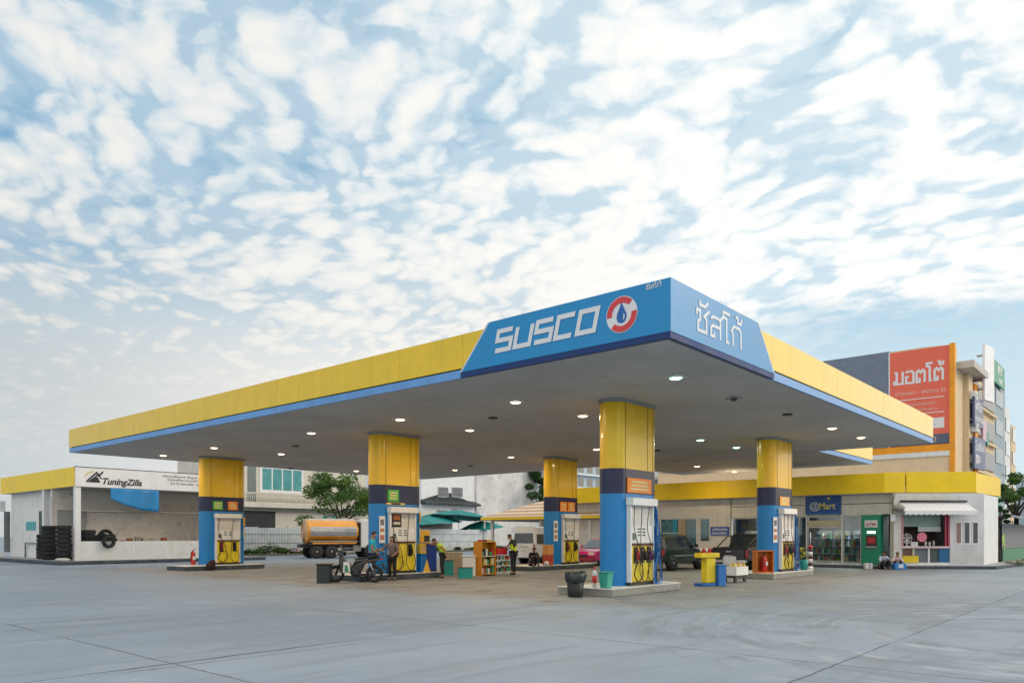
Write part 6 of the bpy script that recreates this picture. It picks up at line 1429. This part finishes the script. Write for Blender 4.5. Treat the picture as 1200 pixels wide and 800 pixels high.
# things round the second island
boxed('black_crate', 'black box standing on the ground before the front wheel of the motorcycle', 'box', (15.62, 22.25, 0), R(-49), [('box_body', M('crate_black', (.02, .03, .03), .5), (-.10, -.25, 0, .34, .25, .62), .01), ('lid', BLK, (-.12, -.27, .621, .36, .27, .67), .01)])
cbn = boxed('blue_cabinet', 'tall dark blue metal cabinet on the second island', 'cabinet', (20.62, 22.35, HK), R(-30), [('cabinet_body', M('cabinet_blue', (.008, .03, .22), .4), (-.42, -.25, 0, .40, .25, 1.10), .015), ('top', M('cabinet_top', (.25, .3, .4), .4), (-.44, -.27, 1.101, .42, .27, 1.13), .005), ('door', M('cabinet_blue2', (.012, .05, .30), .4), (.02, -.262, .08, .38, -.2505, 1.02), .004)])
boxed('yellow_light_box', 'yellow and orange box standing on top of the blue cabinet', 'box', (20.50, 22.30, HK+1.13), R(-30), [('box_body', M('amber_box', (.80, .42, .02), .45), (-.30, -.12, 0, .22, .12, .50), .03), ('dark_panel', DARK, (-.02, -.13, .06, .20, -.1205, .30), .002)])
q = MB().hull([(-.20, -.03, 0), (.18, -.03, 0), (.18, .0, 0), (-.20, .0, 0)], [(-.12, .10, .68), (.02, .10, .68), (.02, .12, .68), (-.12, .12, .68)])
o = q.build('leaning_board', M('board_amber', (.72, .42, .02), .5), None, (20.15, 21.82, HK), R(-30) and (0, 0, R(-30))); tag(o, 'yellow tapering board leaning against the blue cabinet', 'board')
sbn = thing('small_blue_bin', 'small bright blue bin at the right edge of the second dispenser', 'bin', (20.1, 22.0, HK))
MB().prism([(-.15, -.15), (.15, -.15), (.15, .15), (-.15, .15)], 0, .68).build('bin_body', M('bin_blue', (.01, .16, .52), .4), sbn, bevel=.02); B(-.16, -.16, .681, .16, .16, .71).build('lid', BLU, sbn)
boxed('yellow_can', 'yellow oil can display standing on the small blue bin', 'can', (20.1, 22.0, HK+.71), 0, [('can_body', M('can_yellow', (.70, .48, .04), .5), (-.15, -.12, 0, .15, .12, .40), .02), ('can_label', M('can_label', (.55, .4, .25), .5), (-.1, -.13, .08, .1, -.1205, .3), .002)])
def crate(label, loc, w, d_, h, rz, m_=TEAL):
    r = thing('plastic_crate', label, 'crate', loc, rz, 'teal plastic crates')
    B(-w/2, -d_/2, 0, w/2, d_/2, .03).build('floor_panel', m_, r)
    for nm, dd in (('long_side', (-w/2, -d_/2, .031, w/2, -d_/2+.02, h)), ('long_side', (-w/2, d_/2-.02, .031, w/2, d_/2, h)), ('short_side', (-w/2, -d_/2+.021, .031, -w/2+.02, d_/2-.021, h)), ('short_side', (w/2-.02, -d_/2+.021, .031, w/2, d_/2-.021, h))): B(*dd).build(nm, m_, r)
    B(-w/2-.015, -d_/2-.015, h, w/2+.015, -d_/2+.03, h+.03).build('rim', BLK, r)
    return r
crate('tall teal crate by the bending attendant', (22.1, 22.55, 0), .40, .4, .60, R(-40))
crate('low wide teal crate on the ground before the white table', (21.05, 20.55, 0), .55, .38, .40, R(-40))
wt = thing('white_table', 'small white box table left of the product rack', 'table', (22.35, 21.62, 0), R(-40))
B(-.26, -.2, 0, .26, .2, .78).build('cabinet', WHT, wt, bevel=.01); B(-.30, -.24, .781, .30, .24, .82).build('table_top', WHT, wt, bevel=.01)
boxed('cardboard_box', 'large pale cardboard box behind the teal crates', 'box', (23.2, 23.4, 0), R(-40), [('carton', M('carton', (.42, .33, .25), .8), (-.4, -.3, 0, .4, .3, .92), .01), ('tape', M('tape', (.5, .42, .3), .5), (-.03, -.303, 0, .03, -.3005, .92), 0)])
# product rack
rk = thing('product_rack', 'tall orange product rack with shelves of goods', 'rack', (22.5, 21.05, 0))
OW2 = M('rack_orange', (.62, .25, .02), .5)
B(0, 0, 0, .05, .45, 1.40).build('side_panel', OW2, rk); B(.85, 0, 0, .90, .45, 1.40).build('side_panel', OW2, rk); B(.051, .41, 0, .849, .45, 1.40).build('back_panel', M('rack_yellow', (.72, .42, .03), .5), rk)
for z_ in (.05, .42, .78, 1.36): B(.051, .0, z_, .849, .409, z_+.035).build('shelf', CREAM if z_ == .78 else OW2, rk)
GOODS = [M('g_red', (.5, .05, .04), .5), M('g_yel', (.7, .5, .05), .5), M('g_wht', (.7, .7, .68), .5), M('g_grn', (.05, .35, .15), .5), M('g_blk', (.03, .03, .03), .5)]
def goods(par, x0, x1, y0, y1, z, hmin, hmax, n):
    for k in range(n):
        x_ = x0+(x1-x0)*k/n; w_ = (x1-x0)/n*.8; B(x_, y0, z, x_+w_, y1, z+random.uniform(hmin, hmax)).build('product', random.choice(GOODS), par)
goods(rk, .08, .83, .05, .2, .086, .18, .3, 6); goods(rk, .08, .83, .05, .2, .456, .15, .28, 7); goods(rk, .08, .83, .05, .2, .816, .14, .4, 6); goods(rk, .1, .8, .1, .3, 1.396, .05, .12, 4)
dk = thing('wire_display', 'low white wire display shelf right of the orange rack', 'shelf', (23.44, 21.0, 0))
for x_ in (0, .82):
    for y_ in (0, .35): MB().tube([(x_, y_, 0), (x_, y_, .86)], .014, 6).build('post', WHT, dk)
for z_ in (.12, .38, .62, .84): B(0, 0, z_, .82, .35, z_+.02).build('shelf', WHT, dk)
for z_ in (.141, .401, .641): goods(dk, .04, .8, .04, .25, z_, .1, .19, 8)
rc = crate('red shopping crate heaped on the wire display shelf', (23.7, 21.15, .862), .62, .36, .28, 0, M('crate_red', (.60, .01, .02), .5)); rc['group'] = 'red crate'; del rc['group']
goods(rc, -.28, .28, -.12, .12, .032, .2, .36, 5)
# rear island odds and ends
boxed('orange_drum_box', 'orange and red boxes stacked against the rear column', 'box', (28.75, 22.5, HK), R(-10), [('lower_box', M('box_red2', (.42, .05, .02), .5), (-.2, -.18, 0, .2, .18, .50), .02), ('upper_box', M('box_amber2', (.62, .28, .06), .5), (-.2, -.18, .501, .2, .18, .98), .02)])
o = MB().ball((0, 0, .1), 1, (.14, .12, .11), 10, 6, .1).build('white_bag', M('bag_white', (.7, .7, .7), .7), None, (28.35, 22.28, HK)); tag(o, 'small white bag on the kerb beside the seated person in black', 'bag')
q = MB(); n = 14; rings = []
for r_, z_, ox in ((.20, 0, 0), (.24, .12, .0), (.22, .26, .03), (.17, .38, .08), (.10, .47, .13), (.04, .50, .15)): rings.append([q.bm.verts.new((ox+(r_+random.uniform(-.03, .03))*math.cos(2*math.pi*k/n), (r_*.8)*math.sin(2*math.pi*k/n), z_)) for k in range(n)])
for A_, B_ in zip(rings, rings[1:]):
    for k in range(n): q.bm.faces.new((A_[k], A_[(k+1) % n], B_[(k+1) % n], B_[k]))
q.bm.faces.new(rings[0][::-1]); q.bm.faces.new(rings[-1])
o = q.build('maroon_sack', M('sack_maroon', (.022, .006, .010), .8), None, (17.75, 34.15, 0), smooth=True); tag(o, 'dark maroon sack slumped at the kerb before the farthest left dispenser', 'sack')
boxed('blue_box', 'bright blue plastic box on the ground by the person in the pink shirt', 'box', (39.95, 9.75, 0), FACE_C, [('box_body', M('box_bright_blue', (.03, .22, .62), .4), (-.28, -.2, 0, .28, .15, .30), .02), ('lid', M('box_lid', (.6, .68, .75), .4), (-.12, -.22, .08, .12, -.2005, .26), .01)])
boxed('small_white_box', 'small white box on the kerb left of the person in the pale blue shirt', 'box', (39.9, 11.1, .0), FACE_C, [('box_body', WHT, (-.2, -.12, 0, .15, .12, .28), .02), ('strap', BLU, (-.03, -.125, 0, .0, -.1205, .28), 0)])
